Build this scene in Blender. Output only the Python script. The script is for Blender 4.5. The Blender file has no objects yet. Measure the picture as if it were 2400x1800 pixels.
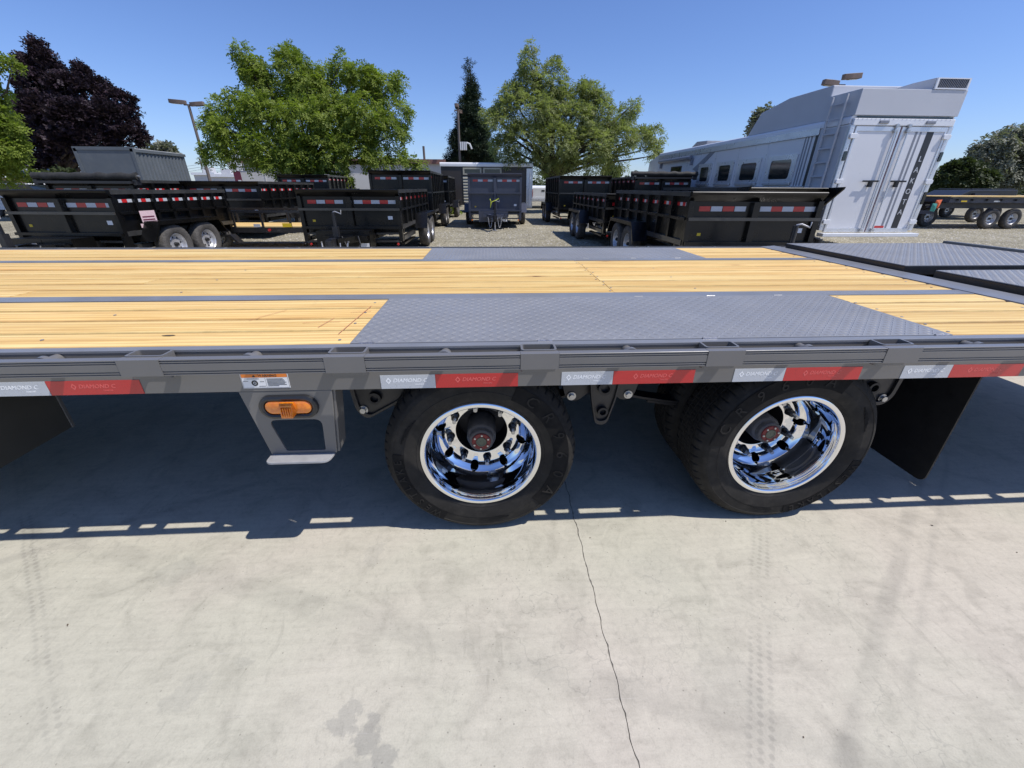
import bpy, math, random
import numpy as np
from mathutils import Vector, Matrix

random.seed(7)
RNG = np.random.default_rng(11)
SC = bpy.context.scene
COL = SC.collection
R = math.radians

# ------------------------------------------------------------------ camera
CAM = np.array([-0.0827, -1.1944, 1.3436])
PITCH, YAW, ROLL, FPX = 0.4488, 0.0577, 0.0053, 954.9


def cam_axes():
    f = np.array([math.sin(YAW) * math.cos(PITCH), math.cos(YAW) * math.cos(PITCH), -math.sin(PITCH)])
    r = np.array([math.cos(YAW), -math.sin(YAW), 0.0])
    u = np.cross(r, f)
    c, s = math.cos(ROLL), math.sin(ROLL)
    return c * r + s * u, -s * r + c * u, f


AX = cam_axes()


def px(u, v, Y):
    """world point on the plane y = Y seen at photo pixel (u, v)"""
    d = AX[0] * (u - 1200) / FPX - AX[1] * (v - 900) / FPX + AX[2]
    return CAM + d * ((Y - CAM[1]) / d[1])


def mpp(Y):
    """metres per photo pixel at distance Y"""
    return ((Y - CAM[1]) * math.cos(PITCH)) / FPX


cd = bpy.data.cameras.new('camera')
cam = bpy.data.objects.new('camera', cd)
COL.objects.link(cam)
m = Matrix.Identity(4)
for i in range(3):
    m[i][0], m[i][1], m[i][2], m[i][3] = AX[0][i], AX[1][i], -AX[2][i], CAM[i]
cam.matrix_world = m
cd.sensor_width = 36
cd.lens = FPX / 2400 * 36
cd.clip_start, cd.clip_end = 0.02, 2000
SC.camera = cam

# ------------------------------------------------------------------ light
SUN = Vector((0.54, -0.215, 1.0)).normalized()
sun_el = math.asin(SUN.z)
w = bpy.data.worlds.new('World')
SC.world = w
w.use_nodes = True
wn = w.node_tree
bg = wn.nodes['Background']
sky = wn.nodes.new('ShaderNodeTexSky')
sky.sky_type = 'NISHITA'
sky.sun_disc = False
sky.sun_elevation = sun_el
sky.sun_rotation = math.atan2(SUN.x, SUN.y)
sky.altitude = 0
sky.air_density = 1.0
sky.dust_density = 0.3
sky.ozone_density = 2.2
tint = wn.nodes.new('ShaderNodeMix')          # clear California blue
tint.data_type, tint.blend_type = 'RGBA', 'MULTIPLY'
tint.inputs[0].default_value = 1.0
tint.inputs[7].default_value = (.93, 1.09, 1.55, 1)
wn.links.new(sky.outputs[0], tint.inputs[6])
wn.links.new(tint.outputs[2], bg.inputs[0])
bg.inputs[1].default_value = 0.095
ld = bpy.data.lights.new('sun', 'SUN')
ld.energy = 4.6
ld.angle = R(0.53)
ld.color = (1.0, 0.955, 0.91)
sun = bpy.data.objects.new('sun', ld)
COL.objects.link(sun)
sun.rotation_euler = SUN.to_track_quat('Z', 'Y').to_euler()
SC.view_settings.view_transform = 'Standard'
SC.view_settings.look = 'None'
SC.view_settings.exposure = 0.0
SC.view_settings.gamma = 1.0
SC.view_settings.use_curve_mapping = False

# ------------------------------------------------------------------ materials


class NB:
    """small helper round a material's node tree"""

    def __init__(s, name):
        s.mat = bpy.data.materials.new(name)
        s.mat.use_nodes = True
        s.t = s.mat.node_tree
        s.b = s.t.nodes['Principled BSDF']

    def n(s, typ, ins=None, **props):
        nd = s.t.nodes.new('ShaderNode' + typ)
        for k, v in props.items():
            setattr(nd, k, v)
        for k, v in (ins or {}).items():
            if isinstance(v, bpy.types.NodeSocket):
                s.t.links.new(v, nd.inputs[k])
            else:
                nd.inputs[k].default_value = v
        return nd

    def set(s, k, v):
        if isinstance(v, bpy.types.NodeSocket):
            s.t.links.new(v, s.b.inputs[k])
        else:
            s.b.inputs[k].default_value = v

    def coords(s, kind='Object'):
        if kind == 'World':
            return s.n('NewGeometry').outputs['Position']
        return s.n('TexCoord').outputs[kind]

    def scale(s, vec, sc):
        return s.n('Mapping', {'Vector': vec, 'Scale': sc}).outputs[0]

    def noise(s, vec, sc, detail=4, rough=.55, dist=0.):
        return s.n('TexNoise', {'Vector': vec, 'Scale': sc, 'Detail': detail, 'Roughness': rough, 'Distortion': dist}).outputs['Fac']

    def ramp(s, fac, stops):
        nd = s.n('ValToRGB', {'Fac': fac})
        cr = nd.color_ramp
        while len(cr.elements) < len(stops):
            cr.elements.new(.5)
        for e, (p, c) in zip(cr.elements, stops):
            e.position = p
            e.color = (c, c, c, 1) if isinstance(c, (int, float)) else (*c, 1)
        return nd.outputs[0]

    def mix(s, fac, a, b, mode='MIX'):
        nd = s.n('Mix', data_type='RGBA', blend_type=mode)
        for k, v in ((0, fac), (6, a), (7, b)):
            if isinstance(v, bpy.types.NodeSocket):
                s.t.links.new(v, nd.inputs[k])
            elif k == 0:
                nd.inputs[0].default_value = v
            else:
                nd.inputs[k].default_value = (*v, 1) if len(v) == 3 else v
        return nd.outputs[2]

    def math(s, op, a, b=0., c=0., clamp=False):
        nd = s.n('Math', operation=op, use_clamp=clamp)
        for i, v in enumerate((a, b, c)):
            if isinstance(v, bpy.types.NodeSocket):
                s.t.links.new(v, nd.inputs[i])
            else:
                nd.inputs[i].default_value = v
        return nd.outputs[0]

    def bump(s, h, strength=.3, dist=.002):
        nd = s.n('Bump', {'Height': h, 'Strength': strength, 'Distance': dist})
        s.set('Normal', nd.outputs[0])
        return nd


def pbr(name, col, rough=.5, metal=0., var=.12, vs=6., bump=0., bs=60., coat=0., spec=.5, dirt=0.):
    nb = NB(name)
    P = nb.coords()
    nz = nb.noise(P, vs, 5)
    lo = tuple(c * (1 - var) for c in col)
    hi = tuple(min(1, c * (1 + var)) for c in col)
    c = nb.ramp(nz, [(.3, lo), (.7, hi)])
    if dirt:
        d = nb.noise(P, vs * 3.1, 8, .7)
        c = nb.mix(nb.ramp(d, [(.5, 0.), (.75, dirt)]), c, (.30, .27, .22))
    nb.set('Base Color', c)
    nb.set('Metallic', metal)
    r2 = nb.ramp(nb.noise(P, vs * 2.3, 4), [(.3, max(0, rough * .85)), (.7, min(1, rough * 1.15))])
    nb.set('Roughness', r2)
    nb.set('Coat Weight', coat)
    nb.set('Coat Roughness', .08)
    nb.set('Specular IOR Level', spec)
    if bump:
        nb.bump(nb.noise(P, bs, 6), bump, .003)
    return nb.mat


def wood_mat(name='pine_wood', shade_grime=0.):
    nb = NB(name)
    P = nb.coords()
    rnd = nb.n('ObjectInfo').outputs['Random']
    off = nb.n('CombineXYZ', {'X': nb.math('MULTIPLY', rnd, 57.), 'Y': nb.math('MULTIPLY', rnd, 31.), 'Z': nb.math('MULTIPLY', rnd, 13.)}).outputs[0]
    Q = nb.n('VectorMath', {0: P, 1: off}, operation='ADD').outputs[0]
    g1 = nb.noise(nb.scale(Q, (.55, 9., 9.)), 1.6, 5, .55, 1.3)
    g2 = nb.noise(nb.scale(Q, (1.3, 34., 34.)), 1.7, 4, .55, .8)
    rings = nb.n('TexWave', {'Vector': nb.scale(Q, (.45, 5., 5.)), 'Scale': 2.0, 'Distortion': 9., 'Detail': 3., 'Detail Scale': .8}, wave_type='BANDS', bands_direction='Y').outputs['Fac']
    c = nb.ramp(g1, [(.30, (.60, .38, .125)), (.46, (.77, .545, .21)), (.68, (.85, .67, .30))])
    c = nb.mix(nb.ramp(rings, [(.50, 0.), (.95, .55)]), c, (.57, .33, .12))
    c = nb.mix(nb.ramp(g2, [(.56, 0.), (.74, .40)]), c, (.50, .27, .09))
    tone = nb.ramp(rnd, [(0., (.88, .83, .75)), (.5, (1., 1., 1.)), (1., (1., .92, .84))])
    c = nb.mix(1., c, tone, 'MULTIPLY')
    vor = nb.n('TexVoronoi', {'Vector': nb.scale(Q, (2.1, 7.5, 7.5)), 'Scale': 1.0}, feature='F1')
    vd = nb.math('ADD', vor.outputs['Distance'], nb.math('MULTIPLY', nb.noise(Q, 40., 3), .08))
    knot = nb.ramp(vd, [(.075, 1.), (.12, 0.)])
    halo = nb.ramp(vd, [(.1, .6), (.24, 0.)])
    gate = nb.ramp(nb.n('SeparateColor', {0: vor.outputs['Color']}).outputs[0], [(.60, 0.), (.62, 1.)])
    c = nb.mix(nb.math('MULTIPLY', halo, gate), c, (.52, .28, .10))
    c = nb.mix(nb.math('MULTIPLY', knot, gate), c, (.15, .07, .028))
    sc = nb.noise(nb.scale(Q, (6., 1., 1.)), 3., 4)
    c = nb.mix(nb.ramp(sc, [(.62, 0.), (.75, .14)]), c, (.38, .27, .16))
    if shade_grime:  # darkens the colour for seam shade as well as dirt
        c = nb.mix(nb.ramp(nb.noise(nb.scale(Q, (3., 1., 1.)), 4., 5), [(.3, shade_grime), (.7, shade_grime * .45)]), c, (.10, .06, .028))
    nb.set('Base Color', c)
    nb.set('Roughness', .62)
    nb.set('Specular IOR Level', .3)
    nb.bump(nb.math('ADD', g2, nb.math('MULTIPLY', g1, .6)), .22, .0015)
    return nb.mat


def concrete_mat():
    nb = NB('concrete')
    P = nb.coords('World')
    sp = nb.n('SeparateXYZ', {0: P})
    X, Y = sp.outputs[0], sp.outputs[1]
    wob = nb.noise(P, 3.2, 4)
    big = nb.noise(P, .9, 4, .55, .6)
    # greener grey to the left, pinker grey to the right of the slab
    side = nb.math('ADD', nb.math('MULTIPLY', X, .09), nb.math('MULTIPLY', nb.math('SUBTRACT', big, .5), 1.7))
    c = nb.mix(nb.ramp(nb.math('ADD', side, .45), [(.3, 0.), (.75, 1.)]), (.470, .448, .356), (.500, .456, .375))
    cl = nb.noise(P, 5.5, 9, .62, 1.1)
    c = nb.mix(1., c, nb.ramp(cl, [(.25, .76), (.5, 1.), (.75, 1.08)]), 'MULTIPLY')
    st = nb.noise(nb.scale(P, (2.2, 30., 1.)), 1.6, 7, .6, .5)
    c = nb.mix(1., c, nb.ramp(st, [(.3, .94), (.5, 1.), (.7, 1.035)]), 'MULTIPLY')
    sw = nb.noise(nb.scale(P, (9., 3.5, 1.)), 1.5, 6, .7, 2.4)
    c = nb.mix(1., c, nb.ramp(sw, [(.33, .88), (.42, 1.), (.60, 1.), (.70, 1.07)]), 'MULTIPLY')
    fine = nb.noise(P, 210., 3, .7)
    c = nb.mix(1., c, nb.ramp(fine, [(.25, .88), (.5, 1.), (.8, 1.06)]), 'MULTIPLY')
    grain = nb.noise(P, 46., 6, .75)
    c = nb.mix(1., c, nb.ramp(grain, [(.30, .86), (.46, 1.), (.62, 1.05)]), 'MULTIPLY')
    pit = nb.n('TexVoronoi', {'Vector': P, 'Scale': 55.}).outputs
    pg = nb.n('SeparateColor', {0: pit['Color']}).outputs[0]
    pm = nb.math('MULTIPLY', nb.ramp(pit['Distance'], [(.08, .55), (.17, 0.)]), nb.ramp(pg, [(.86, 0.), (.88, 1.)]))
    c = nb.mix(pm, c, (.14, .13, .11))
    scr = nb.noise(nb.n('Mapping', {'Vector': P, 'Rotation': (0, 0, .22), 'Scale': (3.5, 95., 1.)}).outputs[0], 1.2, 4, .6)
    c = nb.mix(nb.ramp(scr, [(.66, 0.), (.74, .35)]), c, (.62, .59, .52))
    # trowel swirls and hairlines
    hair = nb.n('TexVoronoi', {'Vector': nb.n('VectorMath', {0: P, 1: nb.n('TexNoise', {'Vector': P, 'Scale': 4., 'Detail': 5.}).outputs['Color']}, operation='ADD').outputs[0], 'Scale': 1.9}, feature='DISTANCE_TO_EDGE').outputs['Distance']
    hg = nb.ramp(nb.noise(P, 1.3, 3), [(.5, 0.), (.62, 1.)])
    c = nb.mix(nb.math('MULTIPLY', nb.ramp(hair, [(.0, .30), (.011, 0.)]), hg), c, (.19, .185, .165))

    def band(a, b, s0, hw, soft=.02):
        s_ = nb.math('ADD', nb.math('MULTIPLY', X, a), nb.math('MULTIPLY', Y, b))
        s_ = nb.math('ADD', s_, nb.math('MULTIPLY', nb.math('SUBTRACT', wob, .5), .03))
        d = nb.math('ABSOLUTE', nb.math('SUBTRACT', s_, s0))
        return nb.ramp(nb.math('DIVIDE', d, hw * 2), [(.5 - soft / hw * .5, 1.), (.5, 0.)]), s_
    gaps = nb.ramp(nb.noise(P, 4., 3), [(.36, 0.), (.56, 1.)])
    for a, b, s0, hw, per, amt in ((.85, -.53, .887, .047, 19., .17), (.71, .74, -1.312, .04, 17., .16), (.64, -.76, 1.07, .035, 0., .12), (.64, -.76, 1.16, .02, 0., .10), (.3, .95, -.40, .05, 0., .09), (.50, -.86, -1.07, .03, 0., .12)):
        mk, s_ = band(a, b, s0, hw)
        if per:
            t_ = nb.math('ADD', nb.math('MULTIPLY', X, -b), nb.math('MULTIPLY', Y, a))
            wv = nb.math('SINE', nb.math('MULTIPLY', t_, per * 14))
            rib = nb.math('SINE', nb.math('MULTIPLY', s_, 230.))
            mk = nb.math('MULTIPLY', mk, nb.ramp(nb.math('ADD', nb.math('MULTIPLY', wv, .25), nb.math('MULTIPLY', rib, .3)), [(.0, .25), (.3, 1.)]))
        mk = nb.math('MULTIPLY', nb.math('MULTIPLY', mk, gaps), amt * 1.8)
        c = nb.mix(mk, c, (.13, .125, .115))
    # splashed stains
    wpos = nb.n('VectorMath', {0: P, 1: nb.n('VectorMath', {0: nb.n('TexNoise', {'Vector': P, 'Scale': 7., 'Detail': 5., 'Roughness': .65}).outputs['Color'], 'Scale': .24}, operation='SCALE').outputs[0]}, operation='ADD').outputs[0]
    for sx, sy, r, amt in ((-.52, -.55, .045, .26), (-.44, -.585, .05, .32), (-.385, -.66, .05, .30), (-.47, -.69, .06, .18), (-.58, .03, .05, .12), (-1.30, -.02, .07, .13), (-.86, -.36, .03, .14), (.62, -.5, .09, .08), (.55, -.1, .1, .06), (-1.0, -.46, .05, .12)):
        d = nb.n('VectorMath', {0: wpos, 1: (sx + .12, sy + .12, .12)}, operation='DISTANCE').outputs['Value']
        c = nb.mix(nb.math('MULTIPLY', nb.ramp(nb.math('DIVIDE', d, r * 2), [(.42, 1.), (.52, 0.)]), amt), c, (.13, .135, .14))
    nb.set('Base Color', c)
    nb.set('Roughness', .82)
    nb.set('Specular IOR Level', .25)
    h = nb.math('ADD', nb.math('MULTIPLY', fine, .5), nb.math('ADD', nb.math('MULTIPLY', cl, .8), nb.math('MULTIPLY', st, .5)))
    nb.bump(h, .35, .0035)
    return nb.mat


def gravel_mat():
    nb = NB('gravel')
    P = nb.coords('World')
    a = nb.noise(P, .35, 5)
    v = nb.n('TexVoronoi', {'Vector': P, 'Scale': 26.}).outputs['Color']
    c = nb.ramp(a, [(.3, (.31, .28, .20)), (.7, (.43, .39, .28))])
    g = nb.n('SeparateColor', {0: v}).outputs[0]
    c = nb.mix(1., c, nb.ramp(g, [(.0, .55), (.5, 1.), (1., 1.35)]), 'MULTIPLY')
    c = nb.mix(1., c, nb.ramp(nb.noise(P, 2.2, 6), [(.3, .8), (.7, 1.12)]), 'MULTIPLY')
    nb.set('Base Color', c)
    nb.set('Roughness', .95)
    nb.set('Specular IOR Level', .15)
    nb.bump(nb.math('ADD', g, nb.noise(P, 60., 4)), .9, .03)
    return nb.mat


def leaf_mat(name, dark, light, trans=.3):
    nb = NB(name)
    P = nb.coords()
    nz = nb.noise(P, 1.3, 4)
    n2 = nb.noise(P, 23., 2)
    c = nb.ramp(nb.math('ADD', nb.math('MULTIPLY', nz, .65), nb.math('MULTIPLY', n2, .35)), [(.36, dark), (.64, light)])
    nb.set('Base Color', c)
    nb.set('Roughness', .55)
    nb.set('Specular IOR Level', .25)
    tr = nb.n('BsdfTranslucent', {'Color': nb.mix(1., c, (1., 1.15, .55), 'MULTIPLY')})
    mx = nb.n('MixShader', {0: trans, 1: nb.b.outputs[0], 2: tr.outputs[0]})
    nb.t.links.new(mx.outputs[0], nb.t.nodes['Material Output'].inputs[0])
    return nb.mat


def tape_mat(name, col):
    nb = NB(name)
    P = nb.coords()
    v = nb.n('TexVoronoi', {'Vector': P, 'Scale': 170.}, feature='DISTANCE_TO_EDGE').outputs['Distance']
    k = nb.ramp(v, [(.0, .70), (.10, 1.), (.3, .90)])
    c = nb.mix(1., (*col, 1), k, 'MULTIPLY')
    nb.set('Base Color', c)
    nb.set('Roughness', .28)
    nb.set('Coat Weight', .5)
    return nb.mat


M = {}
M['wood'] = wood_mat()
M['woodedge'] = wood_mat('pine_wood_shaded_grimy_edge', .46)  # seam shading painted into the board edges, together with grime
M['concrete'] = concrete_mat()
M['gravel'] = gravel_mat()
M['frame'] = pbr('grey_paint', (.156, .150, .141), .38, .0, .06, 4., .05, 220., .25, .5)
M['plate'] = pbr('grey_tread_paint', (.225, .228, .234), .47, .0, .08, 3., .04, 260., .05, .5, dirt=.10)
M['strip'] = pbr('grey_deck_steel', (.20, .205, .215), .42, .0, .10, 5., .05, 200., .15, .5, dirt=.12)
M['step'] = pbr('step_steel', (.33, .33, .33), .5, .0, .1, 30., .25, 300., .1)
M['under'] = pbr('black_chassis', (.012, .012, .014), .5, 0., .3, 8., .05, 120.)
M['blacksteel'] = pbr('black_steel', (.016, .016, .018), .42, 0., .2, 10., .05, 160., .2)
M['rubberflap'] = pbr('black_rubber_sheet', (.008, .008, .009), .6, 0., .2, 10.)
M['tyre'] = pbr('tyre_rubber', (.021, .0195, .0175), .75, 0., .25, 9., .15, 300., 0., .25, dirt=.06)
M['tyreblack'] = pbr('tyre_band_rubber', (.0135, .013, .0125), .85, 0., .2, 20., spec=.14)
M['chrome'] = pbr('chrome', (.86, .87, .88), .035, 1., .02, 3.)
M['lugblack'] = pbr('lug_black', (.02, .02, .021), .35, .4, .1, 20.)
M['bolt'] = pbr('zinc_bolt', (.5, .5, .49), .35, .8, .1, 40.)
M['hubgrey'] = pbr('hub_grey', (.07, .07, .075), .5, .3, .15, 30.)
M['hubred'] = pbr('hub_red', (.16, .018, .02), .4, .2, .15, 30.)
M['oilcap'] = pbr('oil_cap', (.09, .10, .07), .3, 0., .2, 50.)
M['tapewhite'] = tape_mat('white_reflective_tape', (.56, .59, .63))
M['tapered'] = tape_mat('red_reflective_tape', (.58, .020, .022))
M['printwhite'] = pbr('tape_print_white', (.88, .90, .92), .25, 0., .02)
M['printred'] = pbr('tape_print_red', (.74, .13, .12), .3, 0., .02)
M['decalwhite'] = pbr('decal_white', (.82, .83, .84), .3, 0., .03)
M['decalorange'] = pbr('decal_orange', (.78, .22, .03), .35, 0., .03)
M['ink'] = pbr('black_ink', (.02, .02, .02), .4, 0., .05)
M['inkgrey'] = pbr('grey_ink', (.22, .22, .23), .4, 0., .05)
nb = NB('amber_lens')
nb.set('Base Color', nb.ramp(nb.noise(nb.coords(), 90., 3), [(.3, (.72, .16, .006)), (.7, (.90, .27, .012))]))
nb.set('Roughness', .12)
nb.set('Coat Weight', 1.)
nb.set('Subsurface Weight', .15)
M['amber'] = nb.mat
M['redlens'] = pbr('red_lens', (.45, .02, .02), .2, 0., .1, coat=.6)
M['rubber'] = pbr('grommet_rubber', (.02, .02, .022), .35, 0., .1, 30., coat=.2)
M['weld'] = pbr('weld_bead', (.30, .30, .32), .35, .5, .3, 90., .5, 200.)
M['glue'] = pbr('red_chalk', (.45, .13, .07), .8)
M['dump'] = pbr('black_gloss_paint', (.0045, .0043, .0040), .30, 0., .25, 2.5, .0, 60., .12, .35, dirt=.008)
M['dumprail'] = pbr('black_rail_highlight', (.040, .039, .036), .34, 0., .3, 3., 0., 60., .3, .5, dirt=.07)  # glancing sun highlight on the rails painted as a lighter black
M['boxpaint'] = pbr('dull_black_paint', (.075, .070, .058), .5, 0., .15, 3.)
M['slate'] = pbr('slate_paint', (.045, .052, .078), .36, 0., .15, 2.5, .0, 60., .3, .5)
M['tarp'] = pbr('black_mesh_tarp', (.028, .027, .024), .75, 0., .3, 12., .4, 80.)
M['farrim'] = pbr('silver_rim', (.55, .55, .56), .35, .5, .1, 10.)
M['fartyre'] = pbr('dusty_tyre', (.075, .07, .064), .8, 0., .3, 14., .3, 120., 0., .3, dirt=.35)
M['white'] = pbr('white_paint', (.78, .79, .80), .35, 0., .03, 1.5, 0., 60., .2)
M['horse'] = pbr('pearl_white_panel', (.73, .73, .74), .32, 0., .03, 1.2, 0., 60., .3)
M['horsetrim'] = pbr('brushed_aluminium', (.66, .67, .69), .3, .55, .05, 3.)
M['pod'] = pbr('grey_white_pod', (.54, .55, .57), .4, 0., .03, 1.2)
M['glass'] = pbr('dark_glass', (.012, .018, .020), .06, 0., .3, 3., coat=.5)
M['stripe'] = pbr('black_stripe', (.03, .03, .032), .35, 0., .1)
M['stripegrey'] = pbr('grey_stripe', (.24, .25, .28), .35, 0., .1)
M['silver'] = pbr('silver_letter', (.65, .65, .66), .3, .3, .05)
M['container'] = pbr('grey_container_paint', (.105, .120, .132), .55, 0., .10, 1.3, .05, 30., dirt=.12)
M['wall'] = pbr('white_stucco', (.56, .56, .55), .85, 0., .06, 1.2, .15, 40.)
M['trim'] = pbr('brown_trim', (.23, .12, .10), .7, 0., .1, 2.)
M['roofgrey'] = pbr('pale_roof', (.50, .50, .50), .7, 0., .1, 1.)
M['peach'] = pbr('peach_wall', (.52, .36, .27), .85, 0., .08, 1.)
M['brown'] = pbr('dark_brown_panel', (.045, .038, .034), .4, 0., .1, 1.5)
M['cream'] = pbr('cream_slat', (.40, .385, .31), .5, 0., .08, 4.)
M['pole'] = pbr('bronze_pole', (.15, .125, .11), .5, 0., .12, 3.)
M['lamphead'] = pbr('bronze_head', (.17, .125, .10), .5, 0., .12, 3.)
M['bark'] = pbr('bark', (.075, .058, .045), .9, 0., .35, 8., .8, 30.)
M['leaf'] = leaf_mat('green_leaves', (.120, .170, .022), (.320, .385, .080), .48)
M['leaf2'] = leaf_mat('pale_green_leaves', (.165, .190, .065), (.380, .410, .185), .48)
M['purple'] = leaf_mat('purple_leaves', (.012, .008, .011), (.062, .040, .054), .15)
M['needle'] = leaf_mat('pine_needles', (.016, .030, .016), (.042, .062, .032), .12)
M['euca'] = leaf_mat('grey_green_leaves', (.120, .128, .090), (.300, .305, .240), .3)
M['dkleaf'] = leaf_mat('dark_green_leaves', (.030, .046, .018), (.085, .105, .042), .25)
M['yellow'] = pbr('yellow_tag', (.75, .52, .02), .4, 0., .05)
M['yelgreen'] = pbr('yellow_green_strap', (.55, .62, .05), .5, 0., .05)
M['chain'] = pbr('zinc_chain', (.45, .44, .42), .4, .7, .15, 30.)
M['pink'] = pbr('pink_sticker', (.72, .52, .52), .4, 0., .08, 30.)
M['maroon'] = pbr('maroon_cloth', (.14, .025, .05), .7, 0., .1)
M['navy'] = pbr('navy_steel', (.02, .024, .045), .4, 0., .2, 4., coat=.2)
M['wire'] = pbr('black_cable', (.015, .015, .015), .6)
M['orange'] = pbr('orange_cloth', (.8, .16, .05), .6)
M['teal'] = pbr('teal_cloth', (.06, .30, .25), .6)
M['stone'] = pbr('pale_stone', (.40, .375, .32), .9, 0., .3, 3., .3, 40.)
M['pebble'] = pbr('brown_leaf_bit', (.10, .07, .045), .9, 0., .3, 30.)
M['gapshade'] = pbr('deck_gap_shade', (.045, .028, .014), .95, 0., .3, 30.)  # dark colour standing in for the shade seen between the boards
M['crackfill'] = pbr('joint_dirt', (.20, .185, .155), .95, 0., .3, 30.)

# ------------------------------------------------------------------ mesh helpers


class MB:
    def __init__(s):
        s.v, s.f, s.m = [], [], []

    def add(s, vs, fs, mi=0):
        o = len(s.v)
        s.v += [tuple(map(float, p)) for p in vs]
        s.f += [tuple(o + i for i in f) for f in fs]
        s.m += [mi] * len(fs)
        return s

    def box(s, x0, x1, y0, y1, z0, z1, mi=0):
        return s.hexa([(x0, y0, z0), (x1, y0, z0), (x1, y1, z0), (x0, y1, z0), (x0, y0, z1), (x1, y0, z1), (x1, y1, z1), (x0, y1, z1)], mi)

    def hexa(s, p, mi=0):
        return s.add(p, [(3, 2, 1, 0), (4, 5, 6, 7), (0, 1, 5, 4), (1, 2, 6, 5), (2, 3, 7, 6), (3, 0, 4, 7)], mi)

    def cyl(s, p0, p1, r0, r1=None, n=12, mi=0, caps=True):
        r1 = r0 if r1 is None else r1
        p0, p1 = Vector(p0), Vector(p1)
        d = (p1 - p0).normalized()
        a = d.orthogonal().normalized()
        b = d.cross(a)
        vs = []
        for p, r in ((p0, r0), (p1, r1)):
            for i in range(n):
                t = 2 * math.pi * i / n
                vs.append(p + (a * math.cos(t) + b * math.sin(t)) * r)
        fs = [(i, (i + 1) % n, n + (i + 1) % n, n + i) for i in range(n)]
        if caps:
            fs += [tuple(range(n - 1, -1, -1)), tuple(range(n, 2 * n))]
        return s.add(vs, fs, mi)

    def tube(s, path, r, n=6, mi=0):
        path = [Vector(p) for p in path]
        vs, fs = [], []
        for k, p in enumerate(path):
            d = (path[min(k + 1, len(path) - 1)] - path[max(k - 1, 0)]).normalized()
            a = d.cross(Vector((.13, .37, .92))).normalized()
            b = d.cross(a)
            rr = r[k] if isinstance(r, (list, tuple)) else r
            for i in range(n):
                t = 2 * math.pi * i / n
                vs.append(p + (a * math.cos(t) + b * math.sin(t)) * rr)
        for k in range(len(path) - 1):
            for i in range(n):
                fs.append((k * n + i, k * n + (i + 1) % n, (k + 1) * n + (i + 1) % n, (k + 1) * n + i))
        fs += [tuple(range(n - 1, -1, -1)), tuple((len(path) - 1) * n + i for i in range(n))]
        return s.add(vs, fs, mi)

    def lathe(s, prof, n=64, mi=0, closed=True, mod=None):
        """profile of (radius, y) turned round the local Y axis"""
        vs, fs = [], []
        k = len(prof)
        for i in range(n):
            t = 2 * math.pi * i / n
            for j, (r, y) in enumerate(prof):
                if mod:
                    r, y = mod(i, j, r, y)
                vs.append((r * math.cos(t), y, r * math.sin(t)))
        rng = k if closed else k - 1
        for i in range(n):
            i2 = (i + 1) % n
            for j in range(rng):
                j2 = (j + 1) % k
                fs.append((i * k + j, i * k + j2, i2 * k + j2, i2 * k + j))
        return s.add(vs, fs, mi)

    def prism(s, poly, t0, t1, fn, mi=0):
        """2-D polygon (a, b) extruded from t0 to t1; fn maps (a, b, t) to xyz"""
        n = len(poly)
        vs = [fn(a, b, t0) for a, b in poly] + [fn(a, b, t1) for a, b in poly]
        fs = [tuple(range(n)), tuple(range(2 * n - 1, n - 1, -1))]
        fs += [((i + 1) % n, i, n + i, n + (i + 1) % n) for i in range(n)]
        return s.add(vs, fs, mi)

    def ring(s, outer, inner, t0, t1, fn, mi=0):
        """plate with one hole, both outlines star-shaped about the hole's centre"""
        c = np.mean(np.array(inner), 0)

        def hit(poly, ang):
            d = np.array([math.cos(ang), math.sin(ang)])
            best = None
            for i in range(len(poly)):
                p, q = np.array(poly[i]) - c, np.array(poly[(i + 1) % len(poly)]) - c
                e = q - p
                den = d[0] * e[1] - d[1] * e[0]
                if abs(den) < 1e-12:
                    continue
                t = (p[0] * e[1] - p[1] * e[0]) / den
                u = (p[0] * d[1] - p[1] * d[0]) / den
                if t > 0 and -1e-6 <= u <= 1 + 1e-6 and (best is None or t > best):
                    best = t
            return tuple(c + d * best)
        angs = sorted({round(math.atan2(p[1] - c[1], p[0] - c[0]), 5) for p in list(outer) + list(inner)})
        O = [hit(outer, a) for a in angs]
        I = [hit(inner, a) for a in angs]
        n = len(angs)
        vs = [fn(a, b, t0) for a, b in O] + [fn(a, b, t0) for a, b in I] + [fn(a, b, t1) for a, b in O] + [fn(a, b, t1) for a, b in I]
        fs = []
        for i in range(n):
            j = (i + 1) % n
            fs += [(i, j, n + j, n + i), (2 * n + j, 2 * n + i, 3 * n + i, 3 * n + j), (j, i, 2 * n + i, 2 * n + j), (n + i, n + j, 3 * n + j, 3 * n + i)]
        return s.add(vs, fs, mi)

    def xf(s, mat):
        s.v = [tuple(mat @ Vector(p)) for p in s.v]
        return s

    def join(s, o, mat=None, mi=None):
        vs = o.v if mat is None else [tuple(mat @ Vector(p)) for p in o.v]
        off = len(s.v)
        s.v += vs
        s.f += [tuple(off + i for i in f) for f in o.f]
        s.m += o.m if mi is None else [mi] * len(o.f)
        return s

    def mesh(s, name, mats, smooth=None):
        me = bpy.data.meshes.new(name)
        me.from_pydata(s.v, [], s.f)
        for mm in (mats if isinstance(mats, (list, tuple)) else [mats]):
            me.materials.append(mm)
        if len(me.materials) > 1:
            me.polygons.foreach_set('material_index', s.m)
        if smooth is not None:
            me.shade_smooth()
            me.set_sharp_from_angle(angle=R(smooth))
        me.validate()
        me.update()
        return me


def obj(name, me, parent=None, loc=(0, 0, 0), rot=None, **props):
    o = bpy.data.objects.new(name, me)
    COL.objects.link(o)
    o.location = loc
    if rot is not None:
        o.rotation_euler = rot
    if parent is not None:
        o.parent = parent
    for k, v in props.items():
        o[k] = v
    return o


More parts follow.
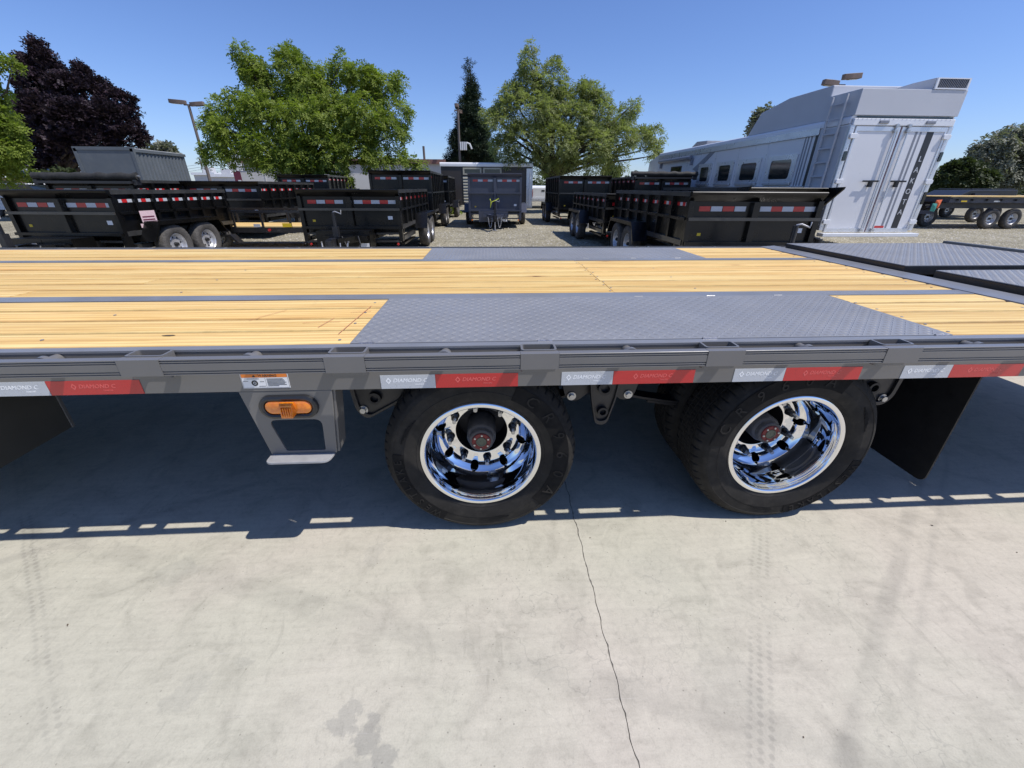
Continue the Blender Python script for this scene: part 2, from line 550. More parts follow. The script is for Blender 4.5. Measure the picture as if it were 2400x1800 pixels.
def part(name, mb, mats, parent, smooth=None, bevel=0., loc=(0, 0, 0), **props):
    o = obj(name, mb.mesh(name, mats, smooth), parent, loc, **props)
    if bevel:
        bv = o.modifiers.new('bevel', 'BEVEL')
        bv.width = bevel
        bv.segments = 2
        bv.limit_method = 'ANGLE'
        bv.angle_limit = R(40)
    return o


def thing(name, label, cat, loc=(0, 0, 0), rotz=0., group=None):
    o = bpy.data.objects.new(name, None)
    COL.objects.link(o)
    o.location = loc
    o.rotation_euler = (0, 0, rotz)
    o['label'], o['category'] = label, cat
    if group:
        o['group'] = group
    return o


CACHE = {}


def cpart(key, name, fn, mats, parent, smooth=None, loc=(0, 0, 0), rot=None, **props):
    """a part whose mesh is shared by every thing of the same kind"""
    if key not in CACHE:
        CACHE[key] = fn().mesh(name, mats, smooth)
    return obj(name, CACHE[key], parent, loc, rot, **props)


_text = {}


def mb_copy(a):
    b = MB()
    b.v, b.f, b.m = list(a.v), list(a.f), list(a.m)
    return b


def text_mb(body, size, depth, shear=0., spacing=1., align='CENTER', bold=0.):
    """letters as geometry in the local XY plane, standing out along +Z"""
    k = (body, size, depth, shear, spacing, align, bold)
    if k not in _text:
        cu = bpy.data.curves.new('letters', 'FONT')
        cu.body, cu.size, cu.extrude, cu.shear = body, size, depth / 2, shear
        cu.space_character = spacing
        cu.align_x, cu.align_y = align, 'CENTER'
        cu.resolution_u = 2
        ob = bpy.data.objects.new('letters', cu)
        COL.objects.link(ob)
        dg = bpy.context.evaluated_depsgraph_get()
        me = bpy.data.meshes.new_from_object(ob.evaluated_get(dg))
        mb = MB()
        mb.add([v.co[:] for v in me.vertices], [tuple(p.vertices) for p in me.polygons])
        if bold:                       # a second strike, a hair aside and above, thickens the strokes
            mb.join(mb_copy(mb), Matrix.Translation((size * bold, size * bold * .3, depth * .12)))
        bpy.data.objects.remove(ob)
        bpy.data.curves.remove(cu)
        bpy.data.meshes.remove(me)
        _text[k] = mb
    return _text[k]


XZ = lambda a, b, t: (a, t, b)      # polygon drawn in x,z, thickness along y
YZ = lambda a, b, t: (t, a, b)      # polygon drawn in y,z, extruded along x
XY = lambda a, b, t: (a, b, t)
FACE_CAM = Matrix(((1, 0, 0), (0, 0, -1), (0, 1, 0))).to_4x4()   # text facing -Y


def rounded(poly, r, n=4):
    out = []
    k = len(poly)
    for i in range(k):
        p = Vector((*poly[i], 0))
        a = (Vector((*poly[i - 1], 0)) - p)
        b = (Vector((*poly[(i + 1) % k], 0)) - p)
        ri = r[i] if isinstance(r, (list, tuple)) else r
        ra = min(ri, a.length * .49, b.length * .49)
        a.normalize(); b.normalize()
        p0, p1 = p + a * ra, p + b * ra
        for j in range(n + 1):
            t = j / n
            q = p0 * (1 - t) ** 2 + p * 2 * t * (1 - t) + p1 * t * t
            out.append((q.x, q.y))
    return out


# ================================================================== SETTING
GZ = -0.10      # level of the gravel lot behind the slab


def joint_x(y, k):
    return .281 + .003 * math.sin(y * 1.7) + .0018 * math.sin(y * 23 + k) + .002 * math.sin(y * 61 + 2 * k)


def slab(side):
    """one of the two poured slabs that meet in the ragged joint at x = 0.27"""
    ys = [-14 + .5 * i for i in range(25)] + [-1.5 + .012 * i for i in range(int(2.6 / .012))] + [1.2, 2, 3, 4.0]
    rr = random.Random(3 + side)
    edge = []
    for y in ys:
        chip = rr.random() ** 6 * .0035
        edge.append((joint_x(y, 0.) + side * (.0011 + chip), y))
    far = 30 * side
    poly = edge + [(far, 4.0), (far, -14)]
    mb = MB()
    mb.prism(poly if side < 0 else poly[::-1], 0., -.25, XY)
    return mb


for sd, nm in ((-1, 'left'), (1, 'right')):
    o = part('concrete_slab', slab(sd), M['concrete'], None, kind='structure', label='pale concrete slab to the %s of the joint' % nm)
part('joint_bed', MB().box(.1, .45, -14, 3.99, -.05, -.0028), M['crackfill'], None, kind='structure')
part('ground', MB().add([(-500, -300, GZ), (500, -300, GZ), (500, 700, GZ), (-500, 700, GZ)], [(0, 1, 2, 3)]), M['gravel'], None, kind='structure')


def stones(n, x0, x1, y0, y1, smin, smax, z):
    c = np.stack([RNG.uniform(x0, x1, n), y0 + (y1 - y0) * RNG.random(n) ** 1.5, np.full(n, z)], 1)
    base = np.array([(1, 0, 0), (-.5, .87, 0), (-.5, -.87, 0), (.3, .3, .75), (-.4, -.1, .6)])
    fs = np.array([(0, 1, 3), (1, 4, 3), (1, 2, 4), (2, 0, 3), (2, 3, 4)])
    s = RNG.uniform(smin, smax, (n, 1, 3)) * RNG.uniform(.6, 1.2, (n, 1, 1))
    a = RNG.uniform(0, 6.28, n)
    ca, sa = np.cos(a)[:, None], np.sin(a)[:, None]
    v = base[None] * s
    v = np.stack([v[..., 0] * ca - v[..., 1] * sa, v[..., 0] * sa + v[..., 1] * ca, v[..., 2]], -1) + c[:, None]
    f = fs[None] + (np.arange(n) * 5)[:, None, None]
    return v.reshape(-1, 3), f.reshape(-1, 3)


def np_mesh(name, v, f, mat, smooth=False):
    me = bpy.data.meshes.new(name)
    k = f.shape[1]
    me.vertices.add(len(v))
    me.vertices.foreach_set('co', np.asarray(v, np.float32).ravel())
    me.loops.add(f.size)
    me.loops.foreach_set('vertex_index', np.asarray(f, np.int32).ravel())
    me.polygons.add(len(f))
    me.polygons.foreach_set('loop_start', np.arange(0, f.size, k, dtype=np.int32))
    me.polygons.foreach_set('loop_total', np.full(len(f), k, np.int32))
    me.materials.append(mat)
    me.update(calc_edges=True)
    return me


v, f = stones(16000, -9, 24, 7, 22, .012, .042, GZ - .004)
obj('loose_gravel', np_mesh('loose_gravel', v, f, M['stone']), kind='stuff')

# dry leaf crumbs lying on the concrete (each one a small curled flake)
for i, (u, v_, lab) in enumerate(((1383, 1261, 'just right of the slab joint'), (1701, 1222, 'in front of the right chrome wheel'), (2184, 1232, 'below the rear mud flap'), (1883, 1728, 'alone near the bottom of the right slab'), (159, 1465, 'alone on the left side of the left slab'), (2383, 1295, 'at the right edge of the picture'))):
    d = AX[0] * (u - 1200) / FPX - AX[1] * (v_ - 900) / FPX + AX[2]
    p = CAM + d * (-CAM[2] / d[2])
    if 'crumb' not in CACHE:
        CACHE['crumb'] = MB().add([(-.008, 0, .001), (0, -.004, .004), (.009, 0, .002), (0, .004, .003), (-.003, 0, 0.006)], [(0, 1, 4), (1, 2, 4), (2, 3, 4), (3, 0, 4), (3, 2, 1, 0)]).mesh('leaf_crumb', M['pebble'])
    o = obj('leaf_crumb', CACHE['crumb'], None, tuple(p), (0, 0, i * 1.3))
    s_ = .45 + .4 * random.random()
    o.scale = (s_, s_, s_)
    o['label'] = 'tiny brown dry leaf crumb ' + lab
    o['category'] = 'leaf crumb'
    o['group'] = 'leaf crumbs scattered on the concrete'

# ================================================================== THE FLATBED TRAILER
OY = 1.3
T = thing('flatbed_trailer', 'long grey flatbed trailer with pine plank deck and chrome dual wheels', 'trailer', (0, OY, 0))
L0 = (0, -OY, 0)
FY = .086          # face of the side frame
fx = lambda x: -.0009 + .9892 * x
fz = lambda z: .0145 + .9892 * z
ZD = .872
TX0, TX1 = -6.4, 4.35


def tp(name, mb, mats, smooth=None, bevel=0., parent=T, loc=L0, **k):
    return part(name, mb, mats, parent, smooth, bevel, loc, **k)


def gz(u, v, z):
    d = AX[0] * (u - 1200) / FPX - AX[1] * (v - 900) / FPX + AX[2]
    return CAM + d * ((z - CAM[2]) / d[2])


# ---- deck planks, each its own board
def plank(x0, x1, y0, y1, dz=0.):
    """a board with eased top edges, laid with an open joint to its neighbour"""
    g = .0036
    cx, cy = (x0 + x1) / 2, (y0 + y1) / 2
    hx, hl = (x1 - x0) / 2 - .0012, (y1 - y0) / 2 - .0003
    hy = hl - g
    a = random.uniform(-.0006, .0006)
    prof = [(-hy, -.04), (hy, -.04), (hy, -.0075), (hy - .0022, -.0032), (hy - .0075, -.0006), (hy - .012, a), (-hy + .012, -a), (-hy + .0075, -.0006), (-hy + .0022, -.0032), (-hy, -.0075)]
    mb = MB().prism(prof, -hx, hx, YZ)
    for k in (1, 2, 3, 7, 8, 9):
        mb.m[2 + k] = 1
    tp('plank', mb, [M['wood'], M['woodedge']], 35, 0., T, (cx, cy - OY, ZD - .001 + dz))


def lane(y0, y1, n, x0, x1, cuts={}):
    for i in range(n):
        a, b = y0 + (y1 - y0) * i / n, y0 + (y1 - y0) * (i + 1) / n
        xs = [x0] + sorted(cuts.get(i, [])) + [x1]
        for p, q in zip(xs[:-1], xs[1:]):
            plank(p, q, a, b, random.uniform(-.0015, .001))


lane(.121, .731, 4, TX0, -.553)
lane(.121, .731, 4, 1.594, 2.366)
lane(.823, 1.828, 7, TX0, 2.366, {0: [-2.33, .55], 1: [.553], 2: [-1.94, .548], 3: [.551], 4: [.549, -4.1], 5: [.552], 6: [.55]})
lane(1.910, 2.492, 4, TX0, -.563, {1: [-3.9], 3: [-2.8]})
lane(1.910, 2.492, 4, 1.563, 2.366)
tp('gap_shade_sheet', MB().box(TX0, 2.366, .121, 2.492, .8285, .8305), M['gapshade'])  # added dark sheet: underdeck shade painted behind the plank gaps
SCREW = MB().cyl((0, 0, 0), (0, 0, .0012), .0055, n=8).mesh('screw', M['bolt'])
for X_, ys in ((.538, (.86, 1.0, 1.15, 1.3, 1.44, 1.58, 1.72, 1.8)), (.562, (.93, 1.08, 1.23, 1.36, 1.5, 1.65)), (1.615, (.16, .25, .35, .47, .58, .69)), (2.30, (.17, .32, .47, .62, .88, 1.03, 1.17, 1.32, 1.46, 1.6, 1.75, 1.98, 2.13, 2.4)), (-.60, (.16, .35, .5, .66)), (1.0, (.9, 1.2, 1.5)), (-1.6, (.2, .5, .9, 1.2, 1.5))):
    for y in ys:
        obj('screw', SCREW, T, (X_ + random.uniform(-.004, .004), y - OY, ZD - .0008))
tp('knot_gouge', MB().prism([(-.022, 0), (-.008, .005), (.012, .006), (.024, .001), (.008, -.005), (-.012, -.004)], 0, .0012, lambda a, b, t: (a + gz(394, 786, ZD)[0], b + gz(394, 786, ZD)[1], ZD - .001 + t)), M['pebble'])

for a0, b0, a1, b1 in ((-.62, .22, -.60, .60), (-.72, .30, -.70, .42), (-.80, .36, -.66, .37), (-.66, .50, -.58, .52), (-1.02, .40, -.94, .55)):
    d_ = Vector((b1 - b0, a0 - a1, 0)).normalized() * .0012
    tp('chalk_mark', MB().add([(a0 - d_.x, b0 - d_.y, ZD + .0012), (a1 - d_.x, b1 - d_.y, ZD + .0012), (a1 + d_.x, b1 + d_.y, ZD + .0012), (a0 + d_.x, b0 + d_.y, ZD + .0012)], [(0, 1, 2, 3)]), M['glue'])

# ---- steel strips let into the deck
for y0, y1, x1 in ((.733, .821, 2.40), (1.830, 1.908, 2.37)):
    tp('deck_strip', MB().box(TX0, x1, y0, y1, ZD - .012, ZD), M['strip'], None, .0015)
tp('edge_strip', MB().box(TX0, TX1, .0840, .117, ZD - .010, ZD), M['strip'], None, .002)
tp('edge_strip', MB().box(TX0, TX1, 2.494, 2.52, ZD - .010, ZD), M['strip'], None, .002)


# ---- tread plates with every raised lug
def lugs(x0, x1, y0, y1, z, p=.0268, l=.0120, wd=.0034, h=.0017):
    mb = MB()
    nx, ny = int((x1 - x0 - .02) / p), int((y1 - y0 - .01) / p)
    c45 = math.sqrt(.5)
    for i in range(nx):
        for j in range(ny):
            cx, cy = x0 + .018 + i * p, y0 + .015 + j * p
            s = 1 if (i + j) % 2 else -1
            ux, uy = c45, c45 * s
            vx, vy = -uy, ux
            P = lambda a, b, zz: (cx + ux * a + vx * b, cy + uy * a + vy * b, z + zz)
            mb.add([P(-l, 0, 0), P(-l * .4, -wd, 0), P(l * .4, -wd, 0), P(l, 0, 0), P(l * .4, wd, 0), P(-l * .4, wd, 0), P(-l * .55, 0, h), P(l * .55, 0, h)],
                   [(0, 1, 6), (1, 2, 7, 6), (2, 3, 7), (3, 4, 7), (4, 5, 6, 7), (5, 0, 6)])
    return mb


def tread(x0, x1, y0, y1, z, name='tread_plate', th=.006):
    o = tp(name, MB().box(x0, x1, y0, y1, z - th, z), M['plate'], None, .001)
    tp('tread_lugs', lugs(x0, x1, y0, y1, z), M['plate'], 30, 0., o, (0, 0, 0), kind='stuff')
    return o


tread(-.551, 1.592, .1215, .732, ZD + .0005)
tread(-.561, 1.561, 1.9095, 2.492, ZD + .0005)
for a, b in ((.08, .13), (.66, .71), (-.52, -.47), (1.52, 1.57)):
    mb = MB()
    for k in range(9):
        x = a + (b - a) * k / 9
        mb.cyl((x, .1185, ZD), (x + .006, .1185, ZD), .0045, n=8)
    tp('weld_bead', mb, M['weld'], 40)
for X_ in (-.45, .02, .31, .62, .98, 1.32):
    mb = MB()
    for k in range(7):
        mb.cyl((X_ + k * .006, .7325, ZD - .001), (X_ + k * .006 + .005, .7325, ZD - .001), .0035, n=6)
    tp('weld_bead', mb, M['strip'], 40)
    mb = MB()
    for k in range(7):
        mb.cyl((X_ + k * .006, 1.909, ZD - .001), (X_ + k * .006 + .005, 1.909, ZD - .001), .0045, n=6)
    tp('weld_bead', mb, M['strip'], 40)

# ---- rear of the deck: threshold bar and the two flip ramps
tp('threshold_bar', MB().hexa([(2.372, .105, .84), (2.50, .105, .84), (2.50, 2.53, .84), (2.372, 2.53, .84), (2.376, .105, .875), (2.50, .105, .885), (2.50, 2.53, .885), (2.376, 2.53, .875)]), M['strip'], None, .002)
tp('ramp_well', MB().box(2.502, 4.0, .118, 2.49, .80, .842), M['under'])
for y0, y1, x0 in ((1.275, 2.40, 2.515), (.135, 1.115, 2.545)):
    r_ = tp('ramp', MB().box(x0, 4.0, y0, y1, .862, .914), M['blacksteel'], None, .002)  # black body colour carries the shade on the ramp's edges
    pl = tp('tread_plate', MB().box(x0 + .001, 3.999, y0 + .001, y1 - .001, .9145, .919), M['plate'], None, .001, r_, (0, 0, 0))
    mbl = lugs(x0, 4.0, y0, y1, .919)
    sp_ = tp('tread_lugs', mbl, M['plate'], 30, 0., r_, (0, 0, 0), kind='stuff')
    tp('ramp_lip', MB().box(3.955, 4.0, y0, y1, .9195, .938), M['frame'], None, .002, r_, (0, 0, 0))
tp('tail_beam', MB().box(4.02, TX1, .12, 2.49, .70, .885), M['frame'], None, .004)

# ---- side frame: a channel, with the rub rail hung in front of it
for ya, s_ in ((FY, 1), (2.524, -1)):
    mb = MB()
    mb.box(TX0, TX1, min(ya, ya + .008 * s_), max(ya, ya + .008 * s_), .7165, .8615)
    mb.box(TX0, TX1, min(ya + .0085 * s_, ya + .075 * s_), max(ya + .0085 * s_, ya + .075 * s_), .7165, .7255)
    tp('side_frame', mb, M['frame'], None, .0015)
RP = [(0, .8185)]
for z in (.8235, .8310, .8585, .8655):
    RP += [(0, z - .0022), (.0045, z - .0016), (.0045, z + .0016), (0, z + .0022)]
RP += [(0, .8700), (.0015, .8712), (.0255, .8712), (.0255, .8185)]
PX = [-1.145 + .61 * i for i in range(-8, 10)]
PX = [x for x in PX if TX0 + .2 < x < TX1 - .1]
ends = [TX0] + [e for x in PX for e in (x - .062, x + .062)] + [TX1]
for a, b in zip(ends[::2], ends[1::2]):
    tp('rub_rail', MB().prism(RP, a, b, YZ), M['frame'], None, .0006)
tp('rub_rail', MB().box(TX0, TX1, 2.5955, 2.608, .8185, .8712), M['frame'])


def pocket_mb():
    o_ = rounded([(-.058, .0262), (.058, .0262), (.058, .0835), (-.058, .0835)], .012)
    i_ = rounded([(-.051, .0322), (.051, .0322), (.051, .0780), (-.051, .0780)], .008)
    return MB().ring(o_, i_, .797, .8745, XY)


def pocket_plate_mb():
    return MB().box(-.0615, .0615, -.0012, .0258, .8178, .8716)


def spool_mb():
    mb = MB().cyl((0, .0258, 0), (0, .0838, 0), .019, n=20)
    mb.cyl((0, .030, 0), (0, .046, 0), .028, n=20)
    return mb


for x in PX:
    cpart('pocket', 'stake_pocket', pocket_mb, M['frame'], T, 40, (x, -OY, 0))
    cpart('pocketplate', 'pocket_plate', pocket_plate_mb, M['frame'], T, None, (x, -OY, 0))
    cpart('spool', 'chain_spool', spool_mb, M['frame'], T, 40, (x + .305, -OY, .845))
    obj('stake_pocket', CACHE['pocket'], T, (x, -OY + 2.500, 0))

# ---- reflective tape with its print
def stamp(parent, txt, size, x, z, y, mat, shear=.25, dep=.0004, name='print'):
    mb = MB().join(text_mb(txt, size, dep, shear, 1., 'CENTER', .035), Matrix.Translation((x, y, z)) @ FACE_CAM)
    return mb


for x0, x1, kind in ((-2.90, -2.70, 0), (-2.70, -2.41, 1), (-1.737, -1.549, 0), (-1.547, -1.251, 1), (-.462, -.275, 0), (-.274, .013, 1), (.167, .351, 0), (.352, .648, 1), (.794, .984, 0), (.985, 1.274, 1), (1.436, 1.625, 0), (1.626, 1.908, 1)):
    x0, x1 = fx(x0), fx(x1)
    o = tp('reflective_tape', MB().box(x0, x1, FY - .0015, FY - .0002, .7178, .7685), M['tapered' if kind else 'tapewhite'])
    cx = (x0 + x1) / 2
    mb = stamp(o, 'DIAMOND C', .0200, cx + .006, .7475, FY - .0017, None)
    mb.join(stamp(o, 'TRAILERS', .0075, cx + .036, .7325, FY - .0017, None))
    dx = cx - .066
    mb.ring([(dx - .009, .7475), (dx, .7595), (dx + .009, .7475), (dx, .7355)], [(dx - .005, .7475), (dx, .754), (dx + .005, .7475), (dx, .741)], FY - .0019, FY - .0016, XZ)
    tp('tape_print', mb, M['printred' if kind else 'printwhite'], None, 0., o, (0, 0, 0))

# ---- tyre pressure warning decal
dx0, dx1, dz0, dz1 = fx(-.924), fx(-.768), fz(.7225), fz(.7775)
dec = tp('warning_decal', MB().box(dx0, dx1, .0848, .0858, dz0, dz1), M['decalwhite'])
tp('decal_header', MB().box(dx0 + .003, dx1 - .003, .0844, .0847, dz1 - .0145, dz1 - .002), M['decalorange'], None, 0., dec, (0, 0, 0))
mb = stamp(dec, 'WARNING', .0125, fx(-.835), dz1 - .0082, .0841, None, 0.)
mb.prism([(fx(-.885), dz1 - .0125), (fx(-.875), dz1 - .0125), (fx(-.880), dz1 - .004)], .0839, .0842, XZ)
mb.box(fx(-.845), fx(-.8445), .0844, .0847, dz0 + .003, dz1 - .016)
rl = random.Random(5)
for k in range(7):
    z = dz1 - .021 - k * .0043
    mb.box(fx(-.840), fx(-.840) + rl.uniform(.035, .064), .0843, .0846, z, z + .0018)
for (a, b, z) in ((-.905, -.865, dz1 - .020), (-.918, -.902, dz0 + .026), (-.864, -.850, dz0 + .024), (-.870, -.848, dz0 + .007)):
    mb.box(fx(a), fx(b), .0843, .0846, z, z + .0013)
C_ = [(math.cos(t * .3927) * .0105 + fx(-.882), math.sin(t * .3927) * .0105 + dz0 + .0195) for t in range(16)]
D_ = [(math.cos(t * .3927) * .0055 + fx(-.882), math.sin(t * .3927) * .0055 + dz0 + .0195) for t in range(16)]
mb.ring(C_, D_, .0841, .0845, XZ)
mb.ring([(fx(-.882) + (a - fx(-.882)) * .3, dz0 + .0195 + (b - dz0 - .0195) * .3) for a, b in C_], [(fx(-.882) + (a - fx(-.882)) * .12, dz0 + .0195 + (b - dz0 - .0195) * .12) for a, b in C_], .0841, .0845, XZ)
o_ = [(dx0 + .0015, dz0 + .0015), (dx1 - .0015, dz0 + .0015), (dx1 - .0015, dz1 - .0015), (dx0 + .0015, dz1 - .0015)]
i_ = [(dx0 + .0022, dz0 + .0022), (dx1 - .0022, dz0 + .0022), (dx1 - .0022, dz1 - .0022), (dx0 + .0022, dz1 - .0022)]
mb.ring(o_, i_, .0844, .0847, XZ)
tp('decal_print', mb, M['ink'], None, 0., dec, (0, 0, 0))

# ---- step bracket with the marker lamp
out = [(-.947, .7085), (-.634, .7085), (-.662, .449), (-.897, .440)]
hol = rounded([(-.876, .594), (-.690, .594), (-.701, .462), (-.842, .462)], [.028, .03, .006, .006], 5)
BM = lambda mb_: mb_.xf(Matrix.Translation((-.0009, FY - .1, .0145)) @ Matrix.Diagonal((.9892, 1, .9892, 1)))
br = tp('step_bracket', BM(MB().ring(out, hol, .1015, .110, XZ)), M['frame'], 30, .0012)
tp('bracket_flange', BM(MB().hexa([(-.662, .1105, .449), (-.6535, .1105, .449), (-.6535, .185, .455), (-.662, .185, .455), (-.634, .1105, .7085), (-.6255, .1105, .7085), (-.6255, .185, .7085), (-.634, .185, .7085)])), M['frame'], None, .001, br, (0, 0, 0))
tp('step_tread', BM(MB().prism(rounded([(-.900, .048), (-.676, .048), (-.668, .1012), (-.900, .1012)], [.022, .035, .004, .01], 5), .4405, .4495, XY)), M['step'], None, .0015, br, (0, 0, 0))
LC = (-.789, .650)


def oval(a, b, n=28, c=LC):
    """rounded slot of half length a and half height b"""
    pts = []
    for i in range(n):
        t = 2 * math.pi * i / n
        x, z = math.cos(t) * b, math.sin(t) * b
        pts.append((c[0] + x + (a - b) * (1 if math.cos(t) >= 0 else -1), c[1] + z))
    return pts


lamp = MB()
rings_ = [(.101, .0455, .1010), (.099, .0435, .0900), (.090, .035, .0865), (.083, .0285, .0895), (.080, .0262, .0985)]
pts = []
for a, b, y in rings_:
    pts += [(p[0], y, p[1]) for p in oval(a, b)]
fs = []
for k in range(4):
    for i in range(28):
        j = (i + 1) % 28
        fs.append((k * 28 + i, k * 28 + j, (k + 1) * 28 + j, (k + 1) * 28 + i))
lamp.add(pts, fs)
lp = tp('marker_lamp', BM(lamp), M['rubber'], 45, 0., T, L0)
lens = MB()
pts = []
for a, b, y in ((.0795, .0258, .0990), (.0785, .0250, .0905), (.073, .020, .0870)):
    pts += [(p[0], y, p[1]) for p in oval(a, b)]
fs = [tuple(56 + i for i in range(28))]
for k in range(2):
    for i in range(28):
        j = (i + 1) % 28
        fs.append((k * 28 + i, k * 28 + j, (k + 1) * 28 + j, (k + 1) * 28 + i))
lens.add(pts, fs)
tp('lens', BM(lens), M['amber'], 40, 0., lp, (0, 0, 0))
mb = MB().hexa([(-.812, .0865, .626), (-.764, .0865, .626), (-.764, .0865, .674), (-.812, .0865, .674), (-.812 + .006, .062, .622), (-.766, .062, .622), (-.768, .070, .668), (-.808, .070, .668)])
for k in range(5):
    mb.box(-.802 + k * .0075, -.799 + k * .0075, .0595, .068, .628, .662)
tp('lens_block', BM(mb), M['amber'], None, .003, lp, (0, 0, 0))


# ---- wheels
def hub_cut(me, off):
    ob = bpy.data.objects.new('rim', me)
    COL.objects.link(ob)
    cut = MB()
    for k in range(8):
        a = R(off + 45 * k)
        cut.cyl((.1755 * math.cos(a), .12, .1755 * math.sin(a)), (.1755 * math.cos(a), .25, .1755 * math.sin(a)), .0185, n=20)
    co = obj('cut', cut.mesh('cut', M['lugblack']))
    md = ob.modifiers.new('b', 'BOOLEAN')
    md.object, md.operation, md.solver = co, 'DIFFERENCE', 'EXACT'
    dg = bpy.context.evaluated_depsgraph_get()
    new = bpy.data.meshes.new_from_object(ob.evaluated_get(dg))
    bpy.data.objects.remove(ob)
    bpy.data.objects.remove(co)
    new.shade_smooth()
    new.set_sharp_from_angle(angle=R(38))
    new.name = 'wheel'
    return new


RIMP = [(.2430, .000), (.2415, -.0055), (.2370, -.0085), (.2265, -.0078), (.2222, -.0040), (.2205, .004), (.2200, .010), (.2165, .018), (.2140, .030), (.2125, .050), (.2115, .070), (.2075, .083), (.2045, .098), (.2025, .125), (.1990, .142), (.1930, .152), (.184, .159), (.174, .165), (.1685, .170), (.1660, .178), (.1645, .1865), (.160, .1885), (.118, .1885), (.1142, .190), (.1130, .197),
        (.1130, .204), (.163, .203), (.190, .178), (.2085, .150), (.2115, .12), (.2185, .09), (.2225, .03), (.2330, .015), (.2430, .006)]
TYP = [(.236, .004), (.240, -.003), (.246, -.010), (.253, -.0145), (.2545, -.0135), (.262, -.017), (.275, -.0215), (.290, -.0245), (.300, -.0255), (.3010, -.0243), (.338, -.0228), (.339, -.0245), (.346, -.0215), (.356, -.0150), (.3575, -.0125), (.366, -.004), (.3735, .004), (.380, .012),
       (.3825, .022), (.3835, .044), (.373, .0455), (.373, .0525), (.3838, .054), (.384, .078), (.373, .0795), (.373, .0855), (.384, .087), (.384, .112), (.373, .1135), (.373, .1195), (.3838, .121), (.3835, .146), (.373, .1475), (.373, .1535), (.3832, .155), (.3825, .178), (.380, .187), (.372, .196), (.350, .214), (.315, .2235), (.28, .219), (.255, .208), (.236, .195)]
TN = 480


def tyre_mod(flat):
    def f(i, j, r, y):
        if r > .3725 and (y < .03 or y > .165):
            if i % 8 == 0:
                r -= .0055
                y += .0025 if y < .03 else -.0025
        elif r > .38:
            if (i + int(y * 90)) % 9 == 0:
                r -= .004
        if flat:
            a = 2 * math.pi * i / TN
            if r * math.sin(a) < -.3755:
                k = .3755 / -math.sin(a)
                y = y - .004 * (1 if y < .1 else -1) * min(1, (r - k) / .008)
                r = k
        return r, y
    return f


tyre_me = MB().lathe(TYP, TN, mod=tyre_mod(True)).mesh('tyre', M['tyre'], 42)


def ring_text(parent, txt, rad, size, a_mid, step, y=-.0262, shear=0., dep=.0022):
    """letters set clockwise round the sidewall, tops outward, each its own piece"""
    n = len(txt)
    for i, ch in enumerate(txt):
        a = a_mid + step * ((n - 1) / 2 - i)
        t = R(a)
        rot = Matrix.Rotation(R(-(a - 90)), 4, 'Y')
        mb = MB().join(text_mb(ch, size, dep, shear), Matrix.Translation((rad * math.cos(t), y, rad * math.sin(t))) @ rot @ FACE_CAM)
        part('letter', mb, M['tyre'], parent)


def arc_band(r0, r1, a0, a1, y, n=26, th=.0010):
    mb = MB()
    pts = [(r0 * math.cos(R(a0 + (a1 - a0) * i / n)), r0 * math.sin(R(a0 + (a1 - a0) * i / n))) for i in range(n + 1)]
    pts2 = [(r1 * math.cos(R(a0 + (a1 - a0) * i / n)), r1 * math.sin(R(a0 + (a1 - a0) * i / n))) for i in range(n + 1)]
    for i in range(n):
        q = [pts[i], pts[i + 1], pts2[i + 1], pts2[i]]
        mb.hexa([(p[0], y + th, p[1]) for p in q] + [(p[0], y, p[1]) for p in q])
    return mb


def lug_mb():
    mb = MB().cyl((0, .0, 0), (0, -.008, 0), .0195, .0175, 16)
    mb.cyl((0, -.0081, 0), (0, -.030, 0), .0165, .0150, 6)
    mb.cyl((0, -.0301, 0), (0, -.034, 0), .0150, .0105, 12)
    return mb


RIMS = {}


